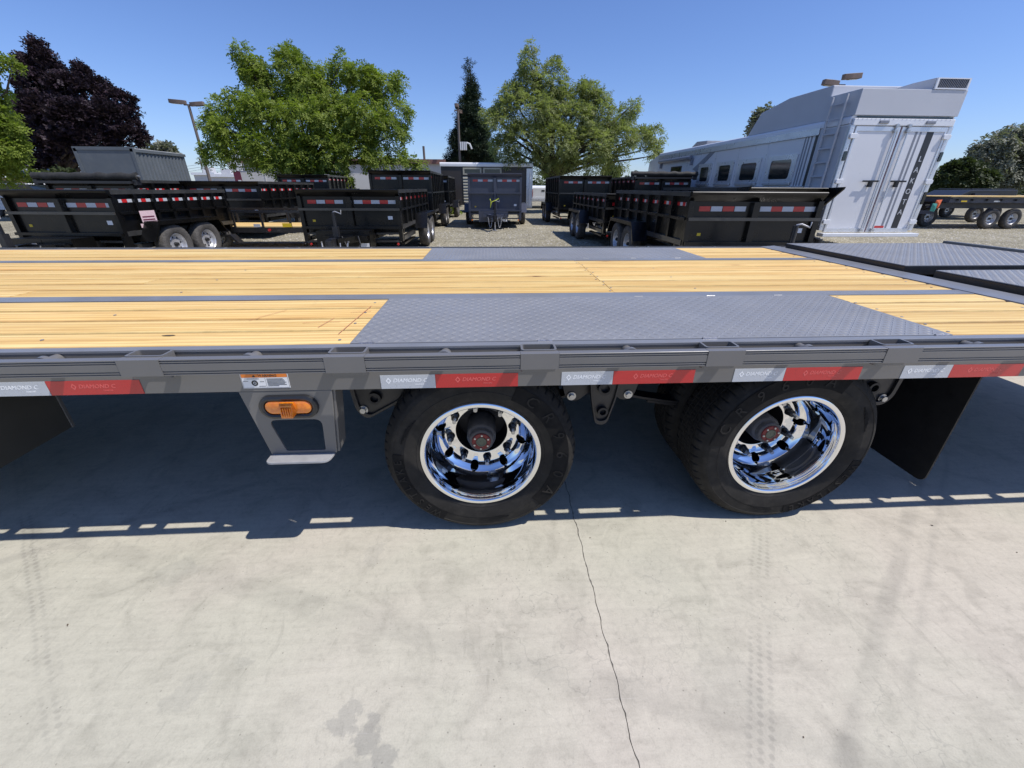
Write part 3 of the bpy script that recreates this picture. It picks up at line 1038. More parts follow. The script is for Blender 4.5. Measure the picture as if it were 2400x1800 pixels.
def wheel(x, y, z, rot, near=True):
    off = (33 + rot) % 45
    if off not in RIMS:
        RIMS[off] = hub_cut(MB().lathe(RIMP, 120).mesh('wheel', M['chrome'], 38), off)
    wv = obj('wheel', RIMS[off], T, (x, y - OY, z))
    if not near:
        wv.rotation_euler = (0, 0, math.pi)
    obj('tyre', tyre_me, wv, (0, 0, 0))
    obj('inner_tyre', tyre_me, wv, (0, .272, 0))
    cpart('innerrim', 'inner_rim', lambda: MB().lathe([(.236, .27), (.225, .272), (.215, .30), (.215, .44), (.236, .462), (.24, .462), (.222, .44), (.222, .30), (.24, .268)], 48), M['under'], wv, 30)
    cpart('bore', 'hub_bore', lambda: MB().lathe([(.1120, .1972), (.1120, .30), (.0, .30), (.0, .305), (.118, .305), (.118, .2045)], 40, closed=False), M['under'], wv, 30)
    cpart('hub', 'hub', lambda: MB().lathe([(0.0, .0795), (.048, .0795), (.0515, .083), (.0525, .105), (.060, .112), (.0625, .118), (.0635, .270), (0, .270)], 40, closed=False), M['hubgrey'], wv, 30, (0, .025, 0))
    cpart('hubring', 'hub_ring', lambda: MB().lathe([(.0235, .0785), (.0235, .074), (.0385, .074), (.0400, .0785)], 36), M['hubred'], wv, 30, (0, .025, 0))
    cpart('oilcap', 'oil_cap', lambda: MB().lathe([(0, .0735), (.0160, .0735), (.0170, .0715), (.0215, .0715), (.0225, .0735), (.0225, .0790), (0, .0790)], 30, closed=False), M['oilcap'], wv, 30, (0, .025, 0))
    for k in range(6):
        a = R(60 * k + 25 + rot)
        cpart('hubbolt', 'hub_bolt', lambda: MB().cyl((0, .0735, 0), (0, .0690, 0), .0048, .0042, 8), M['bolt'], wv, 30, (.0322 * math.cos(a), .025, .0322 * math.sin(a)))
    for k in range(8):
        a = R(9 + rot + 45 * k)
        ln = cpart('lug', 'lug_nut', lug_mb, M['lugblack'], wv, 30, (.1380 * math.cos(a), .1883, .1375 * math.sin(a)))
        cpart('stud', 'wheel_stud', lambda: MB().cyl((0, -.0341, 0), (0, -.060, 0), .0092, .0086, 10), M['bolt'], wv, 30, (.1380 * math.cos(a), .1883, .1375 * math.sin(a)))
    if near:
        part('lettering_band', arc_band(.2880, .349, -44 + rot, 66 + rot, -.0264), M['tyreblack'], wv)
        part('lettering_band', arc_band(.3020, .344, 174 + rot, 241 + rot, -.0262), M['tyreblack'], wv)
        ring_text(wv, 'CR960A', .3185, .064, 11 + rot, 16.6, -.0278, .12)
        ring_text(wv, 'WESTLAKE', .323, .043, 207 + rot, 7.6, -.0276)
        fl = MB()
        for a0, s in ((142, 1), (268, -1)):
            for q in range(4):
                a = a0 + q * 3.2
                fl.join(arc_band(.300 + q * .004, .304 + q * .004, a + rot, a + 13 + rot, -.0266, 6, .0014))
        part('sidewall_flash', fl, M['tyreblack'], wv)
    return wv


WX1, WX2, WY, WZ = -.1274, 1.1389, .1553, .3755
wheel(WX1, WY, WZ, 0)
wheel(WX2, WY, WZ, 108)
wheel(WX1, 2.61 - WY, WZ, 0, False)
wheel(WX2, 2.61 - WY, WZ, 40, False)

# ---- running gear
for x in (WX1, WX2):
    tp('axle', MB().cyl((x, .40, WZ), (x, 2.21, WZ), .064, n=20).cyl((x, .62, WZ), (x, .66, WZ), .16, n=24).cyl((x, 1.95, WZ), (x, 1.99, WZ), .16, n=24), M['under'], 30)
for y in (.78, 1.83):
    mb = MB().box(TX0, 3.6, y - .065, y + .065, .70, .718).box(TX0, 3.6, y - .065, y + .065, .425, .443).box(TX0, 3.6, y - .005, y + .005, .4435, .6995)
    tp('main_beam', mb, M['under'], None)
cm = MB().box(-.03, .03, .19, 2.42, .82, .827).box(-.03, .03, .19, 2.42, .745, .752).box(-.004, .004, .19, 2.42, .7525, .8195).mesh('crossmember', M['under'])
for i in range(26):
    obj('crossmember', cm, T, (TX0 + .25 + i * .41, -OY, 0))


def hanger(poly, rim, bosses, bolts, y0=.300, th=.012):
    hb = tp('spring_hanger', MB().prism(poly, y0, y0 + th, XZ), M['blacksteel'], None, .002)
    if rim:
        c = np.mean(np.array(poly), 0)
        inner = [tuple(c + (np.array(p) - c) * .86) for p in poly]
        tp('hanger_rim', MB().ring(poly, inner, y0 - .012, y0 - .001, XZ), M['blacksteel'], None, .0015, hb, (0, 0, 0))
    for bx, bz, r in bosses:
        mb = MB().ring([(bx + math.cos(t * .3927) * r, bz + math.sin(t * .3927) * r) for t in range(16)], [(bx + math.cos(t * .3927) * r * .62, bz + math.sin(t * .3927) * r * .62) for t in range(16)], y0 - .020, y0 - .0005, XZ)
        tp('bushing', mb, M['under'], 30, 0., hb, (0, 0, 0))
    for bx, bz in bolts:
        mb = MB().cyl((bx, y0 - .001, bz), (bx, y0 - .006, bz), .019, n=16).cyl((bx, y0 - .0061, bz), (bx, y0 - .018, bz), .0125, n=6)
        tp('bolt', mb, M['bolt'], 30, 0., hb, (0, 0, 0))


hanger(rounded([(-.655, .705), (-.633, .520), (-.595, .478), (-.43, .570), (-.33, .705)], [.002, .05, .05, .05, .002], 5), True, [(-.551, .577, .026)], [(-.606, .521)])
hanger(rounded([(.315, .705), (.335, .545), (.362, .425), (.412, .425), (.440, .545), (.46, .705)], [.002, .02, .025, .025, .02, .002], 4), True, [(.388, .600, .030), (.388, .490, .022)], [])
hanger(rounded([(.20, .66), (.235, .53), (.285, .515), (.335, .56), (.43, .56), (.48, .515), (.53, .53), (.56, .66), (.45, .70), (.30, .70)], .025, 4), False, [], [(.260, .545), (.505, .547)], .335)
hanger(rounded([(1.36, .705), (1.40, .62), (1.62, .48), (1.67, .52), (1.69, .705)], [.002, .05, .05, .05, .002], 5), True, [(1.56, .577, .026)], [(1.63, .521)])
for x0, x1 in ((-.62, .28), (.50, 1.62)):
    mb = MB()
    for k in range(4):
        n = 10
        pts = []
        for i in range(n + 1):
            t = i / n
            x = x0 + (x1 - x0) * (t if k == 0 else .12 * k + t * (1 - .24 * k))
            q = (x - x0) / (x1 - x0) * 2 - 1
            pts.append((x, .50 - .07 * (1 - q * q) - .0125 * k))
        for (xa, za), (xb, zb) in zip(pts[:-1], pts[1:]):
            mb.hexa([(xa, .42, za), (xb, .42, zb), (xb, .49, zb), (xa, .49, za), (xa, .42, za + .011), (xb, .42, zb + .011), (xb, .49, zb + .011), (xa, .49, za + .011)])
    tp('leaf_spring', mb, M['under'])
tp('mud_flap', MB().prism(rounded([(.200, .70), (.200, .122), (.84, .122), (.84, .70)], [.002, .04, .04, .002], 5), 1.905, 1.913, YZ), M['rubberflap'], None)
tp('mud_flap', MB().prism(rounded([(1.77, .70), (1.77, .122), (2.41, .122), (2.41, .70)], [.002, .04, .04, .002], 5), 1.905, 1.913, YZ), M['rubberflap'], None)
tb = tp('tool_box', MB().box(-3.3, -2.135, .165, .64, .275, .705), M['boxpaint'], None, .006)
tp('box_corner', MB().box(-2.150, -2.130, .628, .644, .275, .705), M['frame'], None, .002, tb, (0, 0, 0))
tp('air_line', MB().tube([(-2.0, .35, .66), (-1.2, .4, .64), (-.4, .45, .66), (.3, .5, .62), (1.0, .5, .66)], .008, 6), M['wire'], 40)
# ================================================================== THE LOT: DUMP TRAILERS
def loft(prof_pts, t0, t1, fn, mi=0):
    return MB().prism(prof_pts, t0, t1, fn, mi)


def far_tyre_mb():
    prof = [(.205, -.09), (.225, -.105), (.30, -.118), (.345, -.112), (.372, -.09), (.383, -.06), (.386, -.035), (.378, -.033), (.378, -.025), (.387, -.023), (.387, .023), (.378, .025), (.378, .033), (.386, .035), (.383, .06), (.372, .09), (.345, .112), (.30, .118), (.225, .105), (.205, .09)]
    n = 90

    def md(i, j, r, y):
        if 4 <= j <= 15 and (i + j // 2) % 3 == 0 and r > .37:
            r -= .007
        return r, y
    return MB().lathe(prof, n, mod=md)


def far_rim_mb():
    mb = MB().lathe([(.213, -.088), (.205, -.092), (.198, -.085), (.190, -.06), (.180, -.03), (.165, -.012), (.14, -.022), (.085, -.030), (.06, -.022), (.0, -.022), (.0, .0), (.15, .02), (.195, .05), (.205, .09), (.213, .088)], 40, closed=False)
    return mb


def far_hole_mb():
    return MB().cyl((0, -.0262, 0), (0, -.0285, 0), .017, n=12)


def far_wheel(parent, x, y, side, z=.385):
    """side +1: outer face towards +x, -1: towards -x"""
    wv = cpart('farwheel', 'wheel', far_tyre_mb, M['fartyre'], parent, 40, (x, y, z), (0, 0, R(90) * side))
    cpart('farrim', 'rim', far_rim_mb, M['farrim'], wv, 35)

    def holes():
        mb = MB()
        for k in range(8):
            a = R(45 * k + 10)
            c = Vector((.132 * math.cos(a), 0, .132 * math.sin(a)))
            mb.cyl(c + Vector((0, -.0225, 0)), c + Vector((0, -.0262, 0)), .019, n=10)
        return mb
    cpart('farholes', 'rim_holes', holes, M['ink'], wv, None, kind='stuff')
    cpart('farhub', 'hub_cap', lambda: MB().cyl((0, -.022, 0), (0, -.075, 0), .042, .036, 16).cyl((0, -.0751, 0), (0, -.090, 0), .030, .024, 12), M['ink'], wv, 35)
    return wv


def dump(name, label, x, y, rot=0., zt=1.40, W=2.10, L=4.27, mat='dump', tongue=True, box=True, tarp=False, wings=False, group='dump trailers parked in rows on the gravel', cat='dump trailer', rear_open=False, fm='tapered', tapes=True, ladder=True, ycf=.61):
    t = thing(name, label, cat, (x, y, GZ), R(rot), group)
    K = (round(zt, 2), W, L, mat, ycf)
    zb, h = .66, W / 2
    mt = M[mat]
    RM = M['dumprail'] if mat == 'dump' else mt
    hh = zt - zb

    def P(nm, fn, m_=mt, sm=None, loc=(0, 0, 0), rotv=None, key=None, par=None, **k):
        return cpart(K + (key or nm, m_.name), nm, fn, m_, par or t, sm, loc, rotv, **k)
    # bed floor and chassis
    P('bed_floor', lambda: MB().box(-h + .04, h - .04, .05, L - .03, zb - .06, zb))
    P('chassis', lambda: MB().box(-.52, -.42, .05, L, .42, zb - .061).box(.42, .52, .05, L, .42, zb - .061).box(-h, h, .30, .38, .50, zb - .062).box(-h, h, 2.0, 2.1, .50, zb - .062).box(-h, h, L - .1, L - .02, .44, zb - .062))
    # bulkhead: sheet, kicked-out top, posts and rails
    fp = P('front_panel', lambda: MB().box(-h + .05, h - .05, .030, .045, zb, zt - .13))
    P('top_board', lambda: MB().prism([(.046, zt - .16), (-.060, zt - .045), (-.070, zt - .010), (-.060, zt), (.055, zt), (.055, zt - .16)], -h - .015, h + .015, YZ))
    P('front_rail', lambda: MB().box(-h - .01, h + .01, -.075, .0295, zb + .47 * hh - .02, zb + .47 * hh + .025), RM, key='midrail')
    P('front_rail', lambda: MB().box(-h - .01, h + .01, -.085, .0295, zb - .035, zb + .012), key='lowrail')
    for sx in (-1, 1):
        P('corner_post', lambda: MB().hexa([(-.04, -.030, zb - .30), (.04, -.030, zb - .30), (.04, .10, zb - .30), (-.04, .10, zb - .30), (-.04, -.030, zt - .13), (.04, -.030, zt - .13), (.04, .10, zt - .13), (-.04, .10, zt - .13)]), loc=(sx * (h - .02), 0, 0))
    P('front_rib', lambda: MB().prism([(-.075, .0295), (-.05, -.045), (.05, -.045), (.075, .0295)], zb + .0125, zt - .15, XY))
    if ladder:
        for k, z in enumerate((.52, .36)):
            P('front_crossbar', lambda: MB().box(-h + .03, h - .03, -.02, .05, -.02, .02), RM, loc=(0, 0, z))
    # sides
    nr = 7
    for sx in (-1, 1):
        o = P('side_panel', lambda: MB().box(-.008, .008, .05, L - .02, zb, zt - .07), loc=(sx * (h - .03), 0, 0))
        P('side_rail', lambda: MB().box(-.045, .045, .0, L, zt - .0695, zt), RM, loc=(sx * (h - .02), 0, 0), key='toprail')
        P('side_rail', lambda: MB().box(-.028, .028, .04, L, zb + .47 * hh - .022, zb + .47 * hh + .022), loc=(sx * (h + .01), 0, 0), key='midside')
        P('side_rail', lambda: MB().box(-.035, .035, .04, L, zb - .05, zb + .03), RM, loc=(sx * (h - .005), 0, 0), key='lowside')
        for k in range(1, nr + 1):
            yy = .05 + (L - .12) * k / nr
            P('side_rib', lambda: MB().box(-.03, .03, -.035, .035, zb + .031, zt - .0705), loc=(sx * (h + .008), yy, 0))
        P('running_board', lambda: MB().box(-.05, .05, .15, L * .38, .37, .45), RM, loc=(sx * (h - .03), 0, 0))
        P('running_board', lambda: MB().box(-.04, .04, .15, L * .36, .275, .31), loc=(sx * (h - .02), 0, 0), key='rb2')
        # tandem fender
        yc = L * ycf

        def fender():
            a = [(yc - 1.02, .50), (yc - .80, .84), (yc + .80, .84), (yc + 1.02, .50)]
            b = [(yc + .99, .50), (yc + .785, .825), (yc - .785, .825), (yc - .99, .50)]
            mb = MB()
            for i in range(3):
                p, q = a[i], a[i + 1]
                r_, s_ = b[2 - i], b[3 - i]
                mb.hexa([(-.15, p[0], p[1]), (-.15, q[0], q[1]), (-.15, r_[0], r_[1]), (-.15, s_[0], s_[1]), (.15, p[0], p[1]), (.15, q[0], q[1]), (.15, r_[0], r_[1]), (.15, s_[0], s_[1])])
            # outer lip
            for i in range(3):
                p, q = a[i], a[i + 1]
                mb.hexa([(.1505, p[0], p[1]), (.158, p[0], p[1]), (.158, q[0], q[1]), (.1505, q[0], q[1]), (.1505, p[0], p[1] - .07), (.158, p[0], p[1] - .07), (.158, q[0], q[1] - .07), (.1505, q[0], q[1] - .07)])
            return mb
        fo = P('fender', fender, loc=(sx * (h + .17), 0, 0))
        if sx < 0:
            fo.rotation_euler = (0, 0, math.pi)
            fo.location = (sx * (h + .17), 2 * yc, 0)
        for dy in (-.43, .43):
            far_wheel(t, sx * (h + .17), yc + dy, sx)
        # side tape
        if tapes:
            zz = zb + .47 * hh + (.26 if hh < 1 else .62) * (hh / .74 if hh < 1 else hh / 1.29) * .8
            for k in range(nr):
                ya = .05 + (L - .12) * k / nr + .06
                for q in range(4):
                    if q * .105 + .1 > (L - .12) / nr - .08:
                        continue
                    wm = M['tapewhite'] if q % 2 == 0 else M['tapered']
                    cpart(('st', q % 2), 'reflective_tape', lambda: MB().box(-.0015, .0015, 0, .10, -.027, .027), wm, t, None, (sx * (h - .0205), ya + q * .105, zz))
    # tailgate
    P('tailgate', lambda: MB().box(-h + .05, h - .05, L - .018, L, zb, zt - .05).box(-h, -h + .08, L - .06, L + .03, zb - .1, zt).box(h - .08, h, L - .06, L + .03, zb - .1, zt))
    # front tape
    if tapes:
        zz = zt - .245
        for sx in (-1, 1):
            for q in range(4 if sx < 0 else 5):
                red = (q % 2 == 0) if sx < 0 else (q % 2 == 1)
                x0 = (-h + .17 + q * .19) if sx < 0 else (.10 + q * .18)
                cpart(('ft', red), 'reflective_tape', lambda: MB().box(0, .178, .0275, .0296, -.036, .036), M['tapered' if red else 'tapewhite'], t, None, (x0, 0, zz))
    for sx in (-1, 1):
        P('marker_light', lambda: MB().cyl((0, -.021, 0), (0, -.045, 0), .028, .022, 12), M['redlens' if mat != 'slate' else 'amber'], 40, (sx * (h - .10), 0, .30))
    if box:
        bx = P('tool_box', lambda: MB().box(-.62, .48, -.50, -.088, .27, .615).box(-.07, -.06, -.505, -.5005, .28, .60))
        P('box_latch', lambda: MB().ring(rounded([(-.06, -.04), (.05, -.04), (.07, 0), (.05, .04), (-.06, .04)], .015, 3), rounded([(-.03, -.02), (.02, -.02), (.02, .02), (-.03, .02)], .004, 2), -.51, -.5015, XZ), M['farrim'], None, (-.22, 0, .50), par=bx)
        P('box_label', lambda: MB().box(-.09, .09, -.503, -.5008, -.045, .045), M['decalwhite'], None, (.36, 0, .33), par=bx)
    P('sticker', lambda: MB().box(-.05, .05, .0280, .0297, -.035, .035), M['decalwhite'], None, (h - .22, 0, zb + .18))
    P('sticker', lambda: MB().box(-.03, .03, .0280, .0297, -.022, .022), M['yellow'], None, (-h + .24, 0, zb + .12), key='sticker2')
    P('hydraulic_hose', lambda: MB().tube([(-.35, -.03, .60), (-.42, -.10, .50), (-.40, -.16, .34), (-.20, -.20, .30), (.02, -.14, .36), (.05, -.04, .44)], .013, 6), M['wire'], 40)
    if tongue:
        P('tongue', lambda: MB().hexa([(-.52, .04, .42), (-.42, .04, .42), (-.02, -1.25, .42), (-.08, -1.28, .42), (-.52, .04, .54), (-.42, .04, .54), (-.02, -1.25, .54), (-.08, -1.28, .54)]).hexa([(.42, .04, .42), (.52, .04, .42), (.08, -1.28, .42), (.02, -1.25, .42), (.42, .04, .54), (.52, .04, .54), (.08, -1.28, .54), (.02, -1.25, .54)]).box(-.45, .45, -.62, -.52, .43, .53))
        P('coupler', lambda: MB().box(-.05, .05, -1.50, -1.24, .40, .56).cyl((0, -1.55, .44), (0, -1.55, .54), .06, n=12), M['blacksteel'], 40)
        jk = P('jack', lambda: MB().cyl((0, -1.05, .30), (0, -1.05, 1.0), .035, n=12).box(-.05, .05, -1.10, -1.0, .55, .75), M['blacksteel'], 40)
        P('jack_leg', lambda: MB().cyl((0, -1.05, .02), (0, -1.05, .2995), .026, n=10).cyl((0, -1.05, 0), (0, -1.05, .0195), .085, n=14), M['farrim'], 40, par=jk)
        P('jack_handle', lambda: MB().tube([(0, -1.05, 1.005), (.05, -1.08, 1.02), (.16, -1.10, .98), (.17, -1.10, 1.05)], .011, 6), M['farrim'], 40, par=jk)
        for sx in (-1, 1):
            def chain():
                mb = MB()
                n = 13
                for i in range(n):
                    q = i / (n - 1)
                    p = Vector((sx * (.09 + .16 * q), -1.22 - .12 * math.sin(q * 3.1), .46 - .34 * math.sin(q * math.pi) + .02 * q))
                    p2 = Vector((sx * (.09 + .16 * (q + .07)), -1.22 - .12 * math.sin((q + .07) * 3.1), .46 - .34 * math.sin(min(1, q + .07) * math.pi) + .02 * q))
                    mb.cyl(p, p2, .016, .012, 6)
                return mb
            P('safety_chain', chain, M['chain'], None, key='chain%d' % sx, kind='stuff')
        P('wiring_lead', lambda: MB().tube([(.08, -1.0, .56), (.2, -1.15, .38), (.35, -1.1, .30), (.42, -1.0, .42), (.36, -.9, .55)], .014, 6), M['wire'], 40)
    if tarp:
        def roll():
            mb = MB()
            path = [(-h - .20 + (W + .40) * i / 14, -.02 + .012 * math.sin(i * 1.9), zt + .075 + .012 * math.sin(i * 2.3)) for i in range(15)]
            mb.tube(path, [.085 + .010 * math.sin(i * 3.7) for i in range(15)], 14)
            return mb
        tr = P('tarp_roll', roll, M['tarp'], 50)
        P('tarp_bracket', lambda: MB().box(h + .10, h + .19, -.09, .06, zt - .12, zt + .0).box(-h - .19, -h - .10, -.09, .06, zt - .12, zt + .0).box(-h - .1, h + .1, -.16, -.09, zt - .09, zt - .03), M['blacksteel'])
        P('roll_end', lambda: MB().cyl((h + .205, -.02, zt + .08), (h + .26, -.02, zt + .08), .03, n=10), M['bolt'], 40)
    if wings:
        for sx in (-1, 1):
            P('corner_wing', lambda: MB().prism([(0, zt - .42), (0, zt), (-.50, zt + .02), (-.48, zt - .03)], -.02, .02, YZ), loc=(sx * (h + .002), 0, 0))
    return t


FA = dump('dump_trailer', 'black dump trailer with pink sticker on its side, nearest on the left', -7.65, 7.12, -5.6, 1.375, W=1.98, L=2.95, ycf=.425)
cpart('sticker', 'sticker', lambda: MB().box(.0, .002, 0, .34, .02, .22).box(.0, .002, -.06, .56, -.07, .0), M['pink'], FA, None, (.99 + .037, .42, .80))
cpart('stickerprint', 'sticker_print', lambda: MB().box(.0025, .003, .03, .30, .10, .125).box(.0025, .003, .03, .30, .05, .075).box(.0025, .003, .05, .22, -.055, -.015).box(.0025, .003, .27, .52, -.055, -.015), M['maroon'], FA, None, (.99 + .037, .42, .80))
cpart('frontlabel', 'front_label', lambda: MB().box(-.2, .2, -.506, -.504, -.04, .04), M['decalwhite'], FA, None, (-.42, -.02, .24))
FC = dump('dump_trailer', 'low black dump trailer with tool box facing the deck beside the lit gap', -3.03, 8.5, -.6, 1.40)
FE = dump('dump_trailer', 'glossy low black dump trailer with white and red tape, nearest on the right', 4.12, 5.55, -1.0, 1.405)
FD = dump('dump_trailer', 'low black dump trailer half hidden behind the glossy one on the right', 4.02, 10.1, 0., 1.32, tongue=False, box=False)
FF = dump('dump_trailer', 'low black dump trailer with slanted corner wings beside the white horse trailer', 6.62, 8.7, 0., 1.475, wings=True)
FI = dump('dump_trailer', 'black dump trailer carrying a rolled mesh tarp, second row on the left', -10.2, 10.95, 0., 1.58, L=4.3, tarp=True, tongue=False, box=False)
FJ = dump('dump_trailer', 'black dump trailer standing behind the utility trailer', -7.75, 12.3, .6, 1.585, L=4.3, tongue=False, box=False)
FB = dump('dump_trailer', 'tall black dump trailer behind the low one left of the lit gap', -3.1, 14.92, 0., 1.97, L=4.3)
FB3 = dump('dump_trailer', 'tall black dump trailer last in the row left of the lit gap', -2.98, 20.6, 0., 1.95, L=4.3, tongue=False)
FM = dump('dump_trailer', 'slate grey tall dump trailer facing the gap with chains and jack', .22, 16.0, -1.5, 1.93, W=2.0, L=4.3, mat='slate')
FG = dump('dump_trailer', 'tall black dump trailer right of the slate grey one', 3.95, 17.2, 0., 1.90, L=4.3)
FH = dump('dump_trailer', 'tall black dump trailer with pale rolled tarp before the horse trailer', 6.55, 15.6, 0., 1.86, L=4.3, tarp=True)
FL = dump('dump_trailer', 'tall black dump trailer under the big green tree', -8.1, 19.2, 2., 1.92, L=4.3)
# a yellow cord over the slate trailer's jack and a strap by the wing trailer's jack
cd_ = obj('strap', MB().tube([(.02, 14.93, .98), (.05, 14.9, .90), (.03, 14.9, .70), (.08, 14.92, .88), (.22, 14.95, .93), (.34, 14.95, .99)], .013, 6).mesh('strap', M['yelgreen'], 40))
cd_['label'], cd_['category'] = 'yellow cord looped over the jack of the slate grey trailer', 'cord'
st = obj('strap', MB().hexa([(5.62, 6.35, .62), (6.05, 6.5, .75), (6.05, 6.6, .75), (5.62, 6.45, .62), (5.62, 6.35, .66), (6.05, 6.5, .80), (6.05, 6.6, .80), (5.62, 6.45, .66)]).mesh('strap', M['yelgreen']), None, (1.35, 2.25, -.13))
st['label'], st['category'] = 'yellow green strap lying on the tongue beside the glossy black trailer', 'strap'


# ================================================================== UTILITY TRAILER
U = thing('utility_trailer', 'black pipe rail utility trailer with wood floor and yellow lettered tag', 'utility trailer', (-6.4, 10.0, GZ))
UX0, UX1, UD = -1.35, 2.1, 1.5
part('frame', MB().box(UX0, UX1, 0, .06, .40, .52).box(UX0, UX1, UD - .06, UD, .40, .52).box(UX0, UX0 + .06, .061, UD - .061, .40, .52).box(UX1 - .06, UX1, .061, UD - .061, .40, .52), M['blacksteel'], U)
for k in range(6):
    part('floor_board', MB().box(UX0 + .03, UX1 - .03, .065 + k * .228, .285 + k * .228, .50, .535), M['wood'], U)
part('top_rail', MB().box(UX0, UX1, 0, .05, .86, .91).box(UX0, UX1, UD - .05, UD, .86, .91).box(UX0, UX0 + .05, .051, UD - .051, .86, .91), M['blacksteel'], U)
for k in range(6):
    x = UX0 + .03 + (UX1 - UX0 - .06) * k / 5
    for y in (.025, UD - .025):
        part('upright', MB().box(x - .022, x + .022, y - .02, y + .02, .5205, .8595), M['blacksteel'], U)
tg = part('name_tag', MB().box(-.58, -.06, -.012, -.002, .395, .515), M['ink'], U)
part('lettering', MB().join(text_mb('BigTex', .135, .006), Matrix.Translation((-.32, -.016, .452)) @ FACE_CAM), M['yellow'], tg)
for x0, x1, m_, z0, z1 in ((-1.15, -.92, 'yellow', .42, .50), (-.90, -.30, 'tapewhite', .525, .60), (.50, .66, 'tapewhite', .53, .60), (1.20, 1.42, 'yellow', .53, .62)):
    part('reflective_tape', MB().box(x0, x1, -.006, -.001, z0, z1), M[m_], U)
part('marker_light', MB().cyl((.86, -.001, .46), (.86, -.03, .46), .035, n=10), M['redlens'], U, 40)
part('fender', MB().prism([(-.78, .18), (-.62, .38), (.02, .38), (.18, .18), (.12, .18), (-.02, .33), (-.58, .33), (-.72, .18)], -.26, -.02, XZ), M['blacksteel'], U)
w_ = far_wheel(U, -.30, -.14, 1, .32)
w_.rotation_euler = (0, 0, 0)
w_.scale = (.74, .8, .74)
mb = MB()
f_ = lambda q: Vector((-1.25 + .95 * q, -.34, .27 - .20 * math.sin(q * math.pi) + .12 * q))
for i in range(18):
    q = i / 17
    mb.cyl(f_(q), f_(q + .05), .022, .016, 6)
part('safety_chain', mb, M['chain'], U, None, kind='stuff')
part('tongue', MB().hexa([(-2.0, .70, .40), (UX0, .1, .40), (UX0, .2, .40), (-2.0, .78, .40), (-2.0, .70, .50), (UX0, .1, .50), (UX0, .2, .50), (-2.0, .78, .50)]), M['blacksteel'], U)
part('cable_bundle', MB().tube([(-1.08, -.02, .85), (-1.04, -.06, .70), (-.98, -.08, .62), (-.92, -.06, .76), (-.86, -.05, .56)], .028, 6), M['pink'], U, 40)


# ================================================================== HORSE TRAILER
HX0, HX1, HY, HL = 8.22, 10.68, 9.3, 11.4
H = thing('horse_trailer', 'long white horse trailer with double rear doors and black lettered stripe', 'horse trailer', ((HX0 + HX1) / 2, HY, GZ))
HO = (-(HX0 + HX1) / 2, -HY, -GZ)


def hp(name, mb, mats, sm=None, bv=0., par=H, loc=HO, **k):
    return part(name, mb, mats, par, sm, bv, loc, **k)


Z0, Z1 = .42, 2.86
body = hp('body', MB().box(HX0, HX1, HY, HY + HL, Z0, Z1 - .16), M['horse'], None, .02)
hp('roof', MB().prism(rounded([(HX0 - .02, Z1 - .159), (HX1 + .02, Z1 - .159), (HX1 + .02, Z1), (HX0 - .02, Z1)], [.001, .001, .10, .10], 5), HY + .02, HY + HL + .02, XZ), M['white'], 40)
hp('roof_rail', MB().box(HX0 - .035, HX0 - .021, HY + .9, HY + HL, Z1 - .30, Z1 - .12), M['horsetrim'], None, .006)
nose = hp('nose', MB().hexa([(HX0, HY + HL + .001, 1.35), (HX1, HY + HL + .001, 1.35), (HX1 - .25, HY + HL + 2.2, 1.6), (HX0 + .25, HY + HL + 2.2, 1.6), (HX0, HY + HL + .001, Z1 - .02), (HX1, HY + HL + .001, Z1 - .02), (HX1 - .25, HY + HL + 2.0, Z1 - .25), (HX0 + .25, HY + HL + 2.0, Z1 - .25)]), M['horse'], None, .05)
